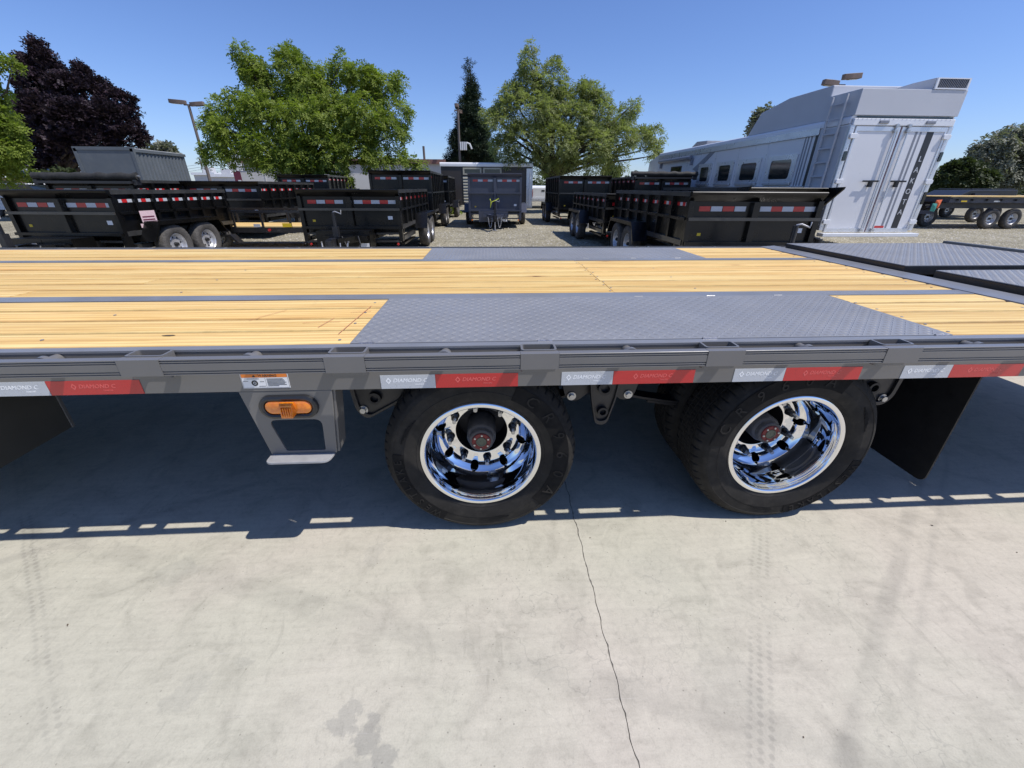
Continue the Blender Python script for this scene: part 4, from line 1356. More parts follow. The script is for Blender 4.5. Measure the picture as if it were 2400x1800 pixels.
# rear frame, doors, trims
mid = (HX0 + HX1) / 2 - .02
hp('rear_header', MB().box(HX0 + .02, HX1 - .02, HY - .06, HY - .001, 2.66, 2.80), M['white'], None, .012)
hp('corner_moulding', MB().prism(rounded([(HX0 - .012, HY - .05), (HX0 + .10, HY - .05), (HX0 + .10, HY - .002), (HX0 - .012, HY + .10)], .02, 3), Z0, 2.66, XY), M['horsetrim'], 40)
hp('corner_moulding', MB().prism(rounded([(HX1 - .10, HY - .05), (HX1 + .012, HY - .05), (HX1 + .012, HY + .10), (HX1 - .10, HY - .002)], .02, 3), Z0, 2.66, XY), M['horsetrim'], 40)
hp('rear_sill', MB().box(HX0, HX1 + .05, HY - .22, HY - .001, Z0 - .14, Z0 - .06), M['white'], None, .01)
for x0, x1, lab in ((HX0 + .12, mid - .02, 0), (mid + .02, HX1 - .12, 1)):
    dr = hp('rear_door', MB().box(x0, x1, HY - .045, HY - .003, Z0 - .04, 2.645), M['horse'], None, .006, H, HO)
    fr = .05
    hp('door_frame', MB().ring([(x0 + .002, Z0 - .038), (x1 - .002, Z0 - .038), (x1 - .002, 2.643), (x0 + .002, 2.643)], [(x0 + fr, Z0 + .05), (x1 - fr, Z0 + .05), (x1 - fr, 2.55), (x0 + fr, 2.55)], HY - .058, HY - .0455, XZ), M['horsetrim'], None, .003, dr, (0, 0, 0))
    xb = x1 - .13 if not lab else x0 + .13
    hp('lock_rod', MB().cyl((xb, HY - .085, Z0 - .03), (xb, HY - .085, 2.70), .018, n=12), M['horsetrim'], 40, 0., dr, (0, 0, 0))
    for z in (Z0 + .0, 2.56, 2.66):
        hp('rod_keeper', MB().box(xb - .04, xb + .04, HY - .11, HY - .0585, z - .03, z + .03), M['bolt'], None, .006, dr, (0, 0, 0))
    xs = -1 if not lab else 1
    hp('door_handle', MB().box(min(xb, xb + xs * .40), max(xb, xb + xs * .40), HY - .115, HY - .095, 1.51, 1.545).box(xb + xs * .18 - .04, xb + xs * .18 + .04, HY - .12, HY - .059, 1.40, 1.52), M['lugblack'], None, .004, dr, (0, 0, 0))
    for z in (.62, 1.52, 2.45):
        xh = HX0 + .10 if not lab else HX1 - .10
        hp('hinge', MB().prism(rounded([(xh - .09, z - .05), (xh + .09, z - .05), (xh + .09, z + .05), (xh - .09, z + .05)], .04, 4), HY - .10, HY - .0585, XZ), M['white'], 40, .006, dr, (0, 0, 0))
hp('door_gap', MB().box(mid - .019, mid + .019, HY - .035, HY - .004, Z0 - .04, 2.645), M['maroon'])
# the striped side of the right-hand door
sx0 = mid + .66
o = hp('black_stripe', MB().box(sx0, sx0 + .17, HY - .0475, HY - .0455, Z0 + .05, 2.55), M['stripe'])
for i, ch in enumerate('LAKOTA'):
    hp('letter', MB().join(text_mb(ch, .165, .004), Matrix.Translation((sx0 + .085, HY - .0495, 2.00 - i * .232)) @ FACE_CAM), M['silver'], None, 0., o, (0, 0, 0))
for dx, wd in ((-.28, .055), (-.17, .045)):
    hp('grey_stripe', MB().box(sx0 + dx, sx0 + dx + wd, HY - .0475, HY - .0455, Z0 + .05, 2.55), M['stripegrey'])
hp('red_reflector', MB().box(mid + .20, mid + .46, HY - .0487, HY - .0455, Z0 + .055, Z0 + .105), M['tapered'])
for x in (HX0 + .045, HX1 - .045):
    hp('tail_lamp', MB().prism(rounded([(x - .035, 1.95), (x + .035, 1.95), (x + .035, 2.15), (x - .035, 2.15)], .03, 4), HY - .075, HY - .0505, XZ), M['glass'], 40)
hp('tail_lamp', MB().prism(rounded([(HX1 - .08, 1.02), (HX1 - .01, 1.02), (HX1 - .01, 1.30), (HX1 - .08, 1.30)], .03, 4), HY - .075, HY - .0505, XZ), M['glass'], 40)
for x in (HX0 + .62, HX1 - .72):
    hp('load_lamp', MB().box(x, x + .22, HY - .09, HY - .0605, 2.70, 2.76), M['stripegrey'], None, .008)
# side: windows, ladder, stripes, awning
for k, (ya, yb) in enumerate(((10.95, 11.85), (12.55, 13.40), (14.05, 14.80), (15.55, 16.20))):
    wf = hp('window', MB().ring(rounded([(ya - .18, 1.50), (yb + .18, 1.50), (yb + .18, 2.20), (ya - .18, 2.20)], .02, 3), rounded([(ya, 1.60), (yb, 1.60), (yb, 2.08), (ya, 2.08)], .09, 4), HX0 - .030, HX0 - .002, YZ), M['horsetrim'], 40)
    hp('pane', MB().prism(rounded([(ya - .01, 1.59), (yb + .01, 1.59), (yb + .01, 2.09), (ya - .01, 2.09)], .09, 4), HX0 - .014, HX0 - .004, YZ), M['glass'], None, 0., wf, (0, 0, 0))
    hp('window_ledge', MB().box(HX0 - .06, HX0 - .031, ya - .16, yb + .16, 1.45, 1.53), M['horsetrim'], None, .008, wf, (0, 0, 0))
    hp('feed_door', MB().box(HX0 - .02, HX0 - .002, ya - .15, yb + .15, .72, 1.32), M['horsetrim'], None, .01)
hp('side_stripe', MB().box(HX0 - .004, HX0 - .001, HY + .92, HY + 1.02, Z0, 2.62), M['stripe'])
for y in (HY + 1.12, HY + 1.24, HY + 1.34):
    hp('grey_stripe', MB().box(HX0 - .004, HX0 - .001, y, y + .05, Z0, 2.62), M['stripegrey'])
wf = hp('window', MB().ring([(18.0, 1.66), (19.1, 1.66), (19.1, 2.22), (18.0, 2.22)], [(18.06, 1.70), (19.04, 1.70), (19.04, 2.18), (18.06, 2.18)], HX0 - .02, HX0 - .002, YZ), M['stripe'])
hp('pane', MB().box(HX0 - .012, HX0 - .003, 18.04, 19.06, 1.69, 2.19), M['glass'], None, 0., wf, (0, 0, 0))
hp('slat', MB().box(HX0 - .018, HX0 - .0125, 18.06, 19.04, 1.84, 1.86).box(HX0 - .018, HX0 - .0125, 18.06, 19.04, 2.0, 2.02), M['stripe'], None, 0., wf, (0, 0, 0), kind='stuff')
hp('tail_lamp', MB().box(HX0 - .02, HX0 - .002, 19.75, 20.45, 1.60, 1.92), M['redlens'], None, .01)
hp('vent_cover', MB().box(HX0 - .02, HX0 - .002, 18.9, 19.75, 1.60, 1.86), M['stripegrey'], None, .01)
for ya in (16.9, 18.2):
    hp('hay_rack', MB().box(HX0 - .03, HX0 - .002, ya, ya + 1.1, .9, 1.28), M['stripegrey'], None, .01)
hp('side_door', MB().ring([(16.15, .55), (16.75, .55), (16.75, 1.38), (16.15, 1.38)], [(16.2, .6), (16.7, .6), (16.7, 1.33), (16.2, 1.33)], HX0 - .015, HX0 - .002, YZ), M['horsetrim'])
aw = hp('awning', MB().cyl((HX0 - .13, 17.0, 2.47), (HX0 - .13, 20.3, 2.47), .075, n=12), M['stripegrey'], 40)
hp('awning_arm', MB().box(HX0 - .10, HX0 - .003, 17.0, 17.08, 2.2, 2.45).box(HX0 - .10, HX0 - .003, 20.2, 20.28, 2.2, 2.45), M['stripegrey'], None, 0., aw, (0, 0, 0))
hp('brace_panel', MB().prism([(16.55, 1.95), (16.95, 2.05), (15.5, 2.66), (15.15, 2.66)], HX0 - .012, HX0 - .002, YZ), M['stripegrey'])
hp('side_emblem', MB().ring([(20.8, 1.62), (21.3, 1.62), (21.3, 1.78), (20.8, 1.78)], [(20.9, 1.66), (21.2, 1.66), (21.2, 1.74), (20.9, 1.74)], HX0 - .006, HX0 - .002, YZ), M['stripe'])
ld_ = hp('ladder', MB().box(HX0 - .10, HX0 - .06, HY + .22, HY + .27, .55, 3.30).box(HX0 - .10, HX0 - .06, HY + .66, HY + .71, .55, 3.30), M['pod'], None, .006)
for k in range(9):
    hp('rung', MB().box(HX0 - .095, HX0 - .065, HY + .271, HY + .659, .72 + k * .30, .755 + k * .30), M['pod'], None, .004, ld_, (0, 0, 0))
hp('ladder_panel', MB().box(HX0 - .02, HX0 - .001, HY + .03, HY + .88, .5, 2.66), M['pod'], None, .005)
# raised rear rack wall, pod and air conditioner
hp('rack_wall', MB().box(HX0 + .02, HX1 + .03, HY - .02, HY + .95, Z1 + .001, 3.36), M['pod'], None, .008)
hp('rack_slot', MB().box(HX0 + .08, HX1 - .08, HY - .03, HY - .0205, 2.81, 2.845), M['glass'])
hp('roof_pod', MB().prism([(HY + .96, Z1 + .001), (HY + .96, 3.60), (HY + 2.55, 3.60), (HY + 3.75, 3.42), (HY + 4.25, Z1 + .001)], HX0 + .05, HX1 - .25, YZ), M['pod'], None, .02)
ac = hp('air_conditioner', MB().prism([(HY + .02, 3.362), (HY + .0, 3.58), (HY + .55, 3.585), (HY + 1.7, 3.53), (HY + 1.8, 3.362)], HX1 - .80, HX1 + .0, YZ), M['pod'], None, .01)
hp('grille_frame', MB().ring([(HX1 - .79, 3.365), (HX1 - .01, 3.365), (HX1 - .01, 3.575), (HX1 - .79, 3.575)], [(HX1 - .745, 3.39), (HX1 - .05, 3.39), (HX1 - .05, 3.555), (HX1 - .745, 3.555)], HY - .035, HY - .002, XZ), M['white'], None, 0., ac, (0, 0, 0))
hp('grille_dark', MB().box(HX1 - .744, HX1 - .051, HY - .010, HY - .004, 3.391, 3.554), M['ink'], None, 0., ac, (0, 0, 0))
mb = MB()
for k in range(17):
    a = HX1 - .74 + k * .041
    mb.hexa([(a, HY - .03, 3.392), (a + .012, HY - .03, 3.392), (a + .012, HY - .012, 3.392), (a, HY - .012, 3.392), (a + .03, HY - .03, 3.553), (a + .042, HY - .03, 3.553), (a + .042, HY - .012, 3.553), (a + .03, HY - .012, 3.553)])
hp('grille_slats', mb, M['stripegrey'], None, 0., ac, (0, 0, 0), kind='stuff')
hp('roof_unit', MB().prism([(17.2, Z1 + .001), (17.2, Z1 + .22), (18.1, Z1 + .26), (18.5, Z1 + .10), (18.5, Z1 + .001)], HX0 + .5, HX0 + 1.3, YZ), M['stripegrey'], None, .03)
mb = MB()
def rivet(p, n_):
    mb.cyl(p, Vector(p) + Vector(n_) * .006, .012, .006, 6)
for k in range(90):
    rivet((HX0 - .0351, HY + 1.0 + k * .115, Z1 - .27), (-1, 0, 0))
    rivet((HX0 - .0351, HY + 1.0 + k * .115, Z1 - .15), (-1, 0, 0))
for k in range(22):
    rivet((HX0 + .05, HY - .0505, .5 + k * .10), (0, -1, 0))
    rivet((HX1 - .09, HY - .0505, .5 + k * .10), (0, -1, 0))
    rivet((HX0 + .1 + k * .105, HY - .0605, 2.785), (0, -1, 0))
hp('rivets', mb, M['horsetrim'], None, 0., kind='stuff')
for y in (12.2, 13.72, 15.2, 16.4, 17.5, 20.6):
    hp('panel_seam', MB().box(HX0 - .006, HX0 - .001, y, y + .022, Z0, 2.60), M['horsetrim'])
hp('rub_strip', MB().box(HX0 - .02, HX0 - .001, HY + .95, HY + HL, 1.385, 1.425), M['horsetrim'], None, .004)
for sx in (-1, 1):
    for y in (14.2, 15.2):
        far_wheel(H, sx * .98, y - HY, sx)

# ================================================================== BROWN AND WHITE HORSE TRAILER
p0, p1 = px(1036, 440, 27), px(1246, 440, 27)
B = thing('horse_trailer', 'brown and white horse trailer standing side on behind the slate trailer', 'horse trailer', ((p0[0] + p1[0]) / 2, 27, GZ))
hw = (p1[0] - p0[0]) / 2
zt_ = px(1140, 381, 27)[2] - GZ
part('body', MB().box(-hw, hw, 0, 2.3, .45, zt_ - .22), M['brown'], B)
part('roof', MB().prism(rounded([(-.05, zt_ - .219), (2.35, zt_ - .219), (2.35, zt_), (-.05, zt_)], [.001, .001, .1, .1], 4), -hw - .05, hw + .05, YZ), M['white'], B, 40)
for k in range(9):
    z = .62 + k * .165
    part('slat', MB().hexa([(-hw + 1.32, -.05, z), (hw - 1.9, -.05, z), (hw - 1.9, -.002, z), (-hw + 1.32, -.002, z), (-hw + 1.32, -.012, z + .12), (hw - 1.9, -.012, z + .12), (hw - 1.9, -.002, z + .12), (-hw + 1.32, -.002, z + .12)]), M['cream'], B)
for x0 in (-hw + 1.42, -hw + 2.65):
    wf = part('window', MB().ring([(x0 - .09, 2.15), (x0 + 1.04, 2.15), (x0 + 1.04, zt_ - .28), (x0 - .09, zt_ - .28)], [(x0, 2.22), (x0 + .95, 2.22), (x0 + .95, zt_ - .36), (x0, zt_ - .36)], -.05, -.002, XZ), M['cream'], B)
    part('pane', MB().box(x0 + .001, x0 + .949, -.02, -.004, 2.221, zt_ - .361), M['glass'], wf)
part('rear_door', MB().box(hw - .35, hw + .04, -.12, -.004, .3, zt_ - .3), M['horsetrim'], B, None, .02)
part('door_bar', MB().cyl((hw - .12, -.16, .4), (hw - .12, -.16, zt_ - .5), .03, n=8), M['white'], B, 40)
part('fender', MB().box(-hw + 2.2, -hw + 4.1, -.12, -.01, .5, .75), M['cream'], B)
for dx in (-.9, .2):
    w_ = far_wheel(B, dx, -.05, -1)
    w_.rotation_euler = (0, 0, 0)

# ================================================================== WHITE PICKUP, SEEN FROM BEHIND
p = px(1272, 470, 33)
PK = thing('pickup_truck', 'white pickup truck seen from behind at the end of the gap', 'truck', (p[0], 33, GZ))
part('body', MB().box(-.98, .98, .0, 5.4, .62, 1.15).box(-.95, .95, .05, 1.9, 1.1501, 1.45), M['white'], PK, None, .06)
part('cab', MB().prism(rounded([(1.95, 1.151), (2.1, 1.60), (3.5, 1.63), (4.1, 1.2)], .1, 4), -.85, .85, YZ), M['white'], PK, 40)
part('tailgate', MB().box(-.78, .78, -.03, -.002, .75, 1.44), M['white'], PK, None, .02)
part('tailgate_handle', MB().box(-.12, .12, -.045, -.031, 1.2, 1.3), M['ink'], PK)
part('bumper', MB().box(-.97, .97, -.18, -.031, .50, .70), M['horsetrim'], PK, None, .03)
for sx in (-1, 1):
    part('tail_light', MB().box(sx * .88 - .08, sx * .88 + .08, -.035, -.001, .85, 1.35), M['redlens'], PK)
    for y in (1.0, 4.3):
        far_wheel(PK, sx * .86, y, sx)

# ================================================================== GREY CONTAINER
CT = thing('shipping_container', 'short grey storage container standing before the purple tree', 'container', (-14.67, 17.5, GZ))
cw, cl, ch = 1.05, 3.05, 2.78
part('end_panel', MB().box(-cw + .03, cw - .03, .02, .05, .1, ch - .06), M['container'], CT)
part('roof', MB().box(-cw + .05, cw - .05, .03, cl - .03, ch - .06, ch - .03), M['roofgrey'], CT)
for sx in (-1, 1):
    pts = [(.0, .045)]
    n = 14
    for i in range(n):
        y = .08 + (cl - .16) * i / n
        d = (cl - .16) / n
        pts += [(sx * .0, y), (sx * -.036, y + d * .18), (sx * -.036, y + d * .5), (sx * .0, y + d * .68)]
    pts += [(0, cl - .045)]
    mb = MB()
    for (a, b), (c, d) in zip(pts[:-1], pts[1:]):
        q = [(a, b), (c, d), (c - sx * .004, d), (a - sx * .004, b)]
        mb.prism(q if sx > 0 else q[::-1], .16, ch - .16, XY)
    part('side_panel', mb, M['container'], CT, None, 0., (sx * (cw - .012), 0, 0))
    part('top_beam', MB().box(-.05, .05, 0, cl, ch - .16, ch - .055), M['container'], CT, None, 0., (sx * (cw - .02), 0, 0))
    part('bottom_beam', MB().box(-.05, .05, 0, cl, 0.0, .16), M['container'], CT, None, 0., (sx * (cw - .02), 0, 0))
    part('corner_post', MB().box(-.06, .06, 0, .10, .16, ch), M['container'], CT, None, 0., (sx * (cw - .01), 0, 0))
part('top_beam', MB().box(-cw + .08, cw - .08, -.005, .08, ch - .11, ch), M['container'], CT)
part('bottom_beam', MB().box(-cw + .08, cw - .08, -.005, .08, 0, .12), M['container'], CT)


# ================================================================== FAR FLATBEDS ON THE RIGHT
def far_flatbed(x, y, ln, label, dz=0., wood=True, wheels=(.55, .72)):
    f = thing('flatbed_trailer', label, 'trailer', (x, y, GZ), 0, 'flatbeds parked along the far right')
    part('frame', MB().box(0, ln, 0, .10, .72 + dz, .92 + dz).box(0, ln, 2.3, 2.4, .72 + dz, .92 + dz).box(0, .1, .101, 2.299, .74 + dz, .90 + dz).box(0, ln * .9, .6, .72, .50 + dz, .70 + dz), M['navy'], f)
    if wood:
        for k in range(9):
            part('deck_plank', MB().box(.02, ln, .0 + k * .266, .262 + k * .266, .925 + dz, .96 + dz), M['wood'], f)
    part('rub_rail', MB().box(0, ln, -.09, -.07, .86 + dz, .92 + dz), M['blacksteel'], f)
    for k in range(int(ln / .62)):
        part('stake_pocket', MB().box(.3 + k * .62, .4 + k * .62, -.0695, -.001, .80 + dz, .93 + dz), M['blacksteel'], f)
    for k in range(int(ln / 1.4)):
        part('reflective_tape', MB().box(.5 + k * 1.4, .75 + k * 1.4, -.006, -.001, .75 + dz, .80 + dz), M['tapewhite' if k % 2 else 'yellow'], f)
    part('tongue', MB().hexa([(-1.6, 1.1, .55), (0, .4, .55), (0, .55, .55), (-1.6, 1.2, .55), (-1.6, 1.1, .68), (0, .4, .68), (0, .55, .68), (-1.6, 1.2, .68)]), M['navy'], f)
    part('jack', MB().cyl((-.9, .7, 0), (-.9, .7, 1.15), .045, n=10), M['blacksteel'], f, 40)
    for q in wheels:
        w_ = far_wheel(f, ln * q, .12, 1, .39)
        w_.rotation_euler = (0, 0, 0)
    return f


far_flatbed(18.3, 15.6, 9.0, 'black flatbed with bare wood deck, nearest of the far right row', .27, True, (.24, .345))
far_flatbed(19.2, 19.2, 9.5, 'dark flatbed with yellow tags behind the nearest far right one', .12, False, (.5, .6))
far_flatbed(20.6, 23.0, 10, 'dark blue flatbed deep in the far right row', .25, True, (.5, .6))
far_flatbed(16.6, 16.7, 2.9, 'short black car hauler beside the white horse trailer doors', .1, False, (.5, .8))
bx_ = thing('truck_body', 'black upfitted truck body parked behind the far right flatbeds', 'truck body', (24.6, 21.0, GZ))
part('body', MB().prism([(0, .95), (0, 1.15), (.6, 1.45), (3.2, 1.47), (3.3, .95)], 0, 2.0, XZ), M['blacksteel'], bx_, None, .03)
part('roof_rack', MB().box(.7, 3.1, .1, .2, 1.49, 1.53).box(.7, 3.1, 1.8, 1.9, 1.49, 1.53), M['navy'], bx_)
part('side_box', MB().box(.7, 2.0, -.15, -.002, 1.0, 1.3), M['navy'], bx_)
for k, (u, v, m_, lab) in enumerate(((2198, 478, 'orange', 'orange rag tied to the end of a flatbed'), (2189, 486, 'teal', 'teal rag tied to the end of a flatbed'))):
    p = px(u, v, 15.45)
    r_ = obj('rag', MB().add([(-.12, 0, .14), (.1, -.02, .16), (.13, .02, -.02), (.04, -.03, -.16), (-.1, .02, -.13), (0, -.05, .02)], [(0, 1, 5), (1, 2, 5), (2, 3, 5), (3, 4, 5), (4, 0, 5), (4, 3, 2, 1, 0)]).mesh('rag', M[m_]), None, tuple(p))
    r_['label'], r_['category'] = lab, 'rag'

# ================================================================== BUILDINGS
wx0, wx1 = px(556, 400, 36)[0], px(1040, 400, 36)[0]
zt = px(1000, 374, 36)[2]
W_ = thing('warehouse', 'long white warehouse with brown roof trim behind the trees', 'building', ((wx0 + wx1) / 2, 36, GZ))
hw = (wx1 - wx0) / 2
part('wall', MB().box(-hw, hw, 0, 12, 0, zt - GZ - .3), M['wall'], W_)
part('roof_trim', MB().box(-hw - .15, hw + .15, -.15, 12.15, zt - GZ - .299, zt - GZ + .02), M['trim'], W_)
part('door', MB().box(hw - 5.2, hw - 2.2, -.06, -.002, 0, 2.4), M['stripegrey'], W_)
part('vent_pipe', MB().cyl((hw - 1.6, 1, zt - GZ + .02), (hw - 1.6, 1, zt - GZ + 1.0), .09, n=8), M['pole'], W_, 40)
for k in range(6):
    part('wall_rib', MB().box(-hw + 2 + k * 3.0, -hw + 2.08 + k * 3.0, -.03, -.001, 0, zt - GZ - .31), M['wall'], W_)
p = px(20, 440, 30)
PH = thing('house', 'low peach coloured house at the far left edge', 'house', (p[0] - 1, 30, GZ))
zt = px(20, 418, 30)[2] - GZ
part('wall', MB().box(-4, 2.6, 0, 6, 0, zt), M['peach'], PH)
part('roof', MB().prism([(-.4, zt), (6.4, zt), (3, zt + .9)], -4.4, 3.0, YZ), M['roofgrey'], PH)
part('window', MB().box(.6, 1.6, -.05, -.002, .9, 1.7), M['glass'], PH)
for k, (u0, u1, v, Y) in enumerate(((452, 500, 404, 60), (492, 548, 408, 55))):
    a, b = px(u0, v, Y), px(u1, v, Y)
    S_ = thing('shed', ('white flat roofed shed left of the sign' if k else 'white shed with roof unit behind the light pole'), 'shed', ((a[0] + b[0]) / 2, Y, GZ))
    w_ = (b[0] - a[0]) / 2
    part('wall', MB().box(-w_, w_, 0, 6, 0, a[2] - GZ - .3), M['wall'], S_)
    part('roof', MB().box(-w_ - .2, w_ + .2, -.2, 6.2, a[2] - GZ - .299, a[2] - GZ), M['white'], S_)
    part('roof_unit', MB().box(-.6, .5, 1, 2, a[2] - GZ + .002, a[2] - GZ + .6), M['roofgrey'], S_)
    part('window', MB().box(-w_ * .6, w_ * .6, -.05, -.002, 1.0, 1.8), M['glass'], S_)

# parked cars glimpsed at the left edge
p = px(30, 441, 22)
CA = thing('parked_car', 'white car roof showing at the far left edge', 'car', (p[0], 22, GZ))
part('body', MB().prism(rounded([(-2.2, .35), (2.2, .35), (2.2, .85), (1.3, .98), (-1.5, .98), (-2.2, .85)], .15, 3), 0, 1.75, XZ), M['white'], CA, 40)
part('cabin', MB().prism(rounded([(-1.5, .981), (1.2, .981), (.6, 1.48), (-1.0, 1.48)], .15, 3), .1, 1.65, XZ), M['glass'], CA, 40)
part('roof', MB().prism(rounded([(-.95, 1.481), (.6, 1.481), (.5, 1.53), (-.9, 1.53)], .03, 3), .15, 1.6, XZ), M['white'], CA, 40)
for sx in (-1.35, 1.35):
    w_ = far_wheel(CA, sx, .12, 1, .33)
    w_.rotation_euler = (0, 0, 0)
    w_.scale = (.85, .85, .85)


# ================================================================== LIGHT POLES, SIGN, POWER LINE
def light_pole(u, v, Y, label, heads, dz=0.):
    p = px(u, v, Y)
    lp_ = thing('light_pole', label, 'light pole', (p[0], Y, GZ), 0, 'parking lot light poles')
    z = p[2] - GZ
    part('pole', MB().cyl((0, 0, .6), (0, 0, z - .05), .11, .08, 12), M['pole'], lp_, 40)
    part('footing', MB().cyl((0, 0, 0), (0, 0, .6), .28, n=16), M['concrete'], lp_, 40)
    for (x0, y0, x1, y1, dz_) in heads:
        a = math.atan2(y1 - y0, x1 - x0)
        ln = math.hypot(x1 - x0, y1 - y0)
        hd = part('lamp_head', MB().prism(rounded([(0.02, -.10), (ln * .45, -.14), (ln, -.12), (ln, .12), (ln * .45, .14), (.02, .10)], .03, 2), -.10, .12, XY), M['lamphead'], lp_, 40, .01, (x0, y0, z + dz_))
        hd.rotation_euler = (0, R(-4), a)
        part('lamp_glass', MB().box(ln * .35, ln - .1, -.10, .10, -.118, -.101), M['glass'], hd)
    part('arm', MB().box(-.28, .28, -.05, .05, z - .10, z - .03), M['lamphead'], lp_)
    return lp_


light_pole(441, 243, 32, 'bronze light pole with two heads left of the big green tree', ((-.1, 0, -1.15, 0, .05), (.1, 0, 1.0, 0, -.05)))
light_pole(1073, 257, 36, 'bronze light pole standing before the pine tree', ((0, -.1, -.05, -1.0, .08), (.05, .1, .2, 1.0, -.1)))
light_pole(1968, 196, 22, 'light pole whose heads rise behind the roof of the horse trailer', ((-.05, 0, -.85, 0, -.02), (.05, 0, .95, 0, .25)))
# floodlight panel fixed to the middle pole
p = px(1086, 342, 35.7)
FLD = thing('wall_sign', 'white bracket and striped box fixed to the middle light pole', 'sign', (p[0], 35.7, p[2]))
for k in range(4):
    part('fin', MB().box(-.26 + k * .14, -.16 + k * .14, 0, .3, -.28, .28), M['white'], FLD)
part('bracket', MB().tube([(.28, .1, .22), (.5, .1, .15), (.65, .1, -.2)], .06, 6), M['white'], FLD, 40)
p = px(551, 392, 30)
SG = thing('sign_board', 'white sign board on a pole beside the warehouse corner', 'sign', (p[0], 30, GZ))
part('board', MB().box(-.42, .42, 0, .08, p[2] - GZ - .2, p[2] - GZ + 1.0), M['white'], SG)
part('post', MB().box(-.06, .06, .081, .2, 0, p[2] - GZ + .9), M['pole'], SG)
part('banner', MB().box(-.20, .25, -.03, -.001, p[2] - GZ - 1.35, p[2] - GZ - .25), M['maroon'], SG)
part('banner_star', MB().box(.0, .2, -.04, -.031, p[2] - GZ - 1.2, p[2] - GZ - .75), M['white'], SG)
a, b = px(455, 400, 90), px(560, 400, 90)
for k, (u, vt) in enumerate(((467, 371), (308, 285))):
    q = px(u, vt, 90 if k == 0 else 60)
    pl_ = thing('power_pole', ('distant wooden power pole right of the light pole' if k == 0 else 'thin mast rising beside the purple tree'), 'power pole', (q[0], q[1], GZ))
    part('post', MB().cyl((0, 0, 0), (0, 0, q[2] - GZ), .14, .10, 8), M['pole'], pl_, 40)
    part('crossarm', MB().box(-1.1, 1.1, -.06, .06, q[2] - GZ - .9, q[2] - GZ - .78), M['pole'], pl_)
for k, v in enumerate((389, 396, 402)):
    a, b, c = px(250, v - 10, 90), px(467, v - 4, 90), px(1400, v + 18, 90)
    mb = MB()
    path = []
    for s0, s1 in ((a, b), (b, c)):
        for i in range(13):
            t = i / 12
            q = s0 * (1 - t) + s1 * t
            path.append((q[0], q[1], q[2] - 1.6 * 4 * t * (1 - t) * .5))
    wv = obj('power_line', mb.tube(path, .022, 4).mesh('power_line', M['wire']))
    wv['label'], wv['category'], wv['group'] = '%s thin power line crossing the sky above the sheds' % ('uppermost', 'middle', 'lowest')[k], 'power line', 'power lines'
# ================================================================== TREES
def fronds(cent, out, n_leaf, length, lw, droop, spread, side_len, rng):
    """feathery sprays: paired diamond leaflets along a drooping stalk"""
    n = len(cent)
    d = out * spread[0] + rng.normal(0, 1, (n, 3)) * spread[1]
    d[:, 2] -= droop
    d /= np.linalg.norm(d, axis=1, keepdims=True) + 1e-9
    up = rng.normal(0, .55, (n, 3)) + np.array([0, 0, 1.]) + out * .35
    s = np.cross(d, up)
    s /= np.linalg.norm(s, axis=1, keepdims=True) + 1e-9
    L = length * rng.uniform(.65, 1.25, n)
    t = (np.arange(n_leaf) // 2 + 1) / (n_leaf // 2)
    sgn = np.where(np.arange(n_leaf) % 2 == 0, 1., -1.)
    base = cent[:, None] + d[:, None] * (L[:, None] * t)[..., None]
    base[..., 2] -= droop * .35 * (L[:, None] * t ** 2)
    ld = s[:, None] * sgn[None, :, None] + d[:, None] * .55 + rng.normal(0, .18, (n, n_leaf, 3))
    ld[..., 2] -= .25
    ld /= np.linalg.norm(ld, axis=2, keepdims=True)
    wv = np.cross(ld, np.cross(s, d)[:, None] + rng.normal(0, .25, (n, n_leaf, 3)))
    wv /= np.linalg.norm(wv, axis=2, keepdims=True) + 1e-9
    sl = side_len * rng.uniform(.7, 1.2, (n, n_leaf, 1))
    q = np.stack([base, base + ld * sl * .5 + wv * lw, base + ld * sl, base + ld * sl * .5 - wv * lw], 2)
    v = q.reshape(-1, 3)
    return v, np.arange(len(v)).reshape(-1, 4)


def lobes_px(lst, Y, seed):
    """crown lobes read off the photograph as (u, v, radius px, depth offset m)"""
    out = []
    for u, v, r, dy in lst:
        p = px(u, v, Y + dy)
        depth = float(np.dot(p - CAM, AX[2]))
        out.append((p[0], p[1], p[2], r * .90 * depth / FPX))
    return out


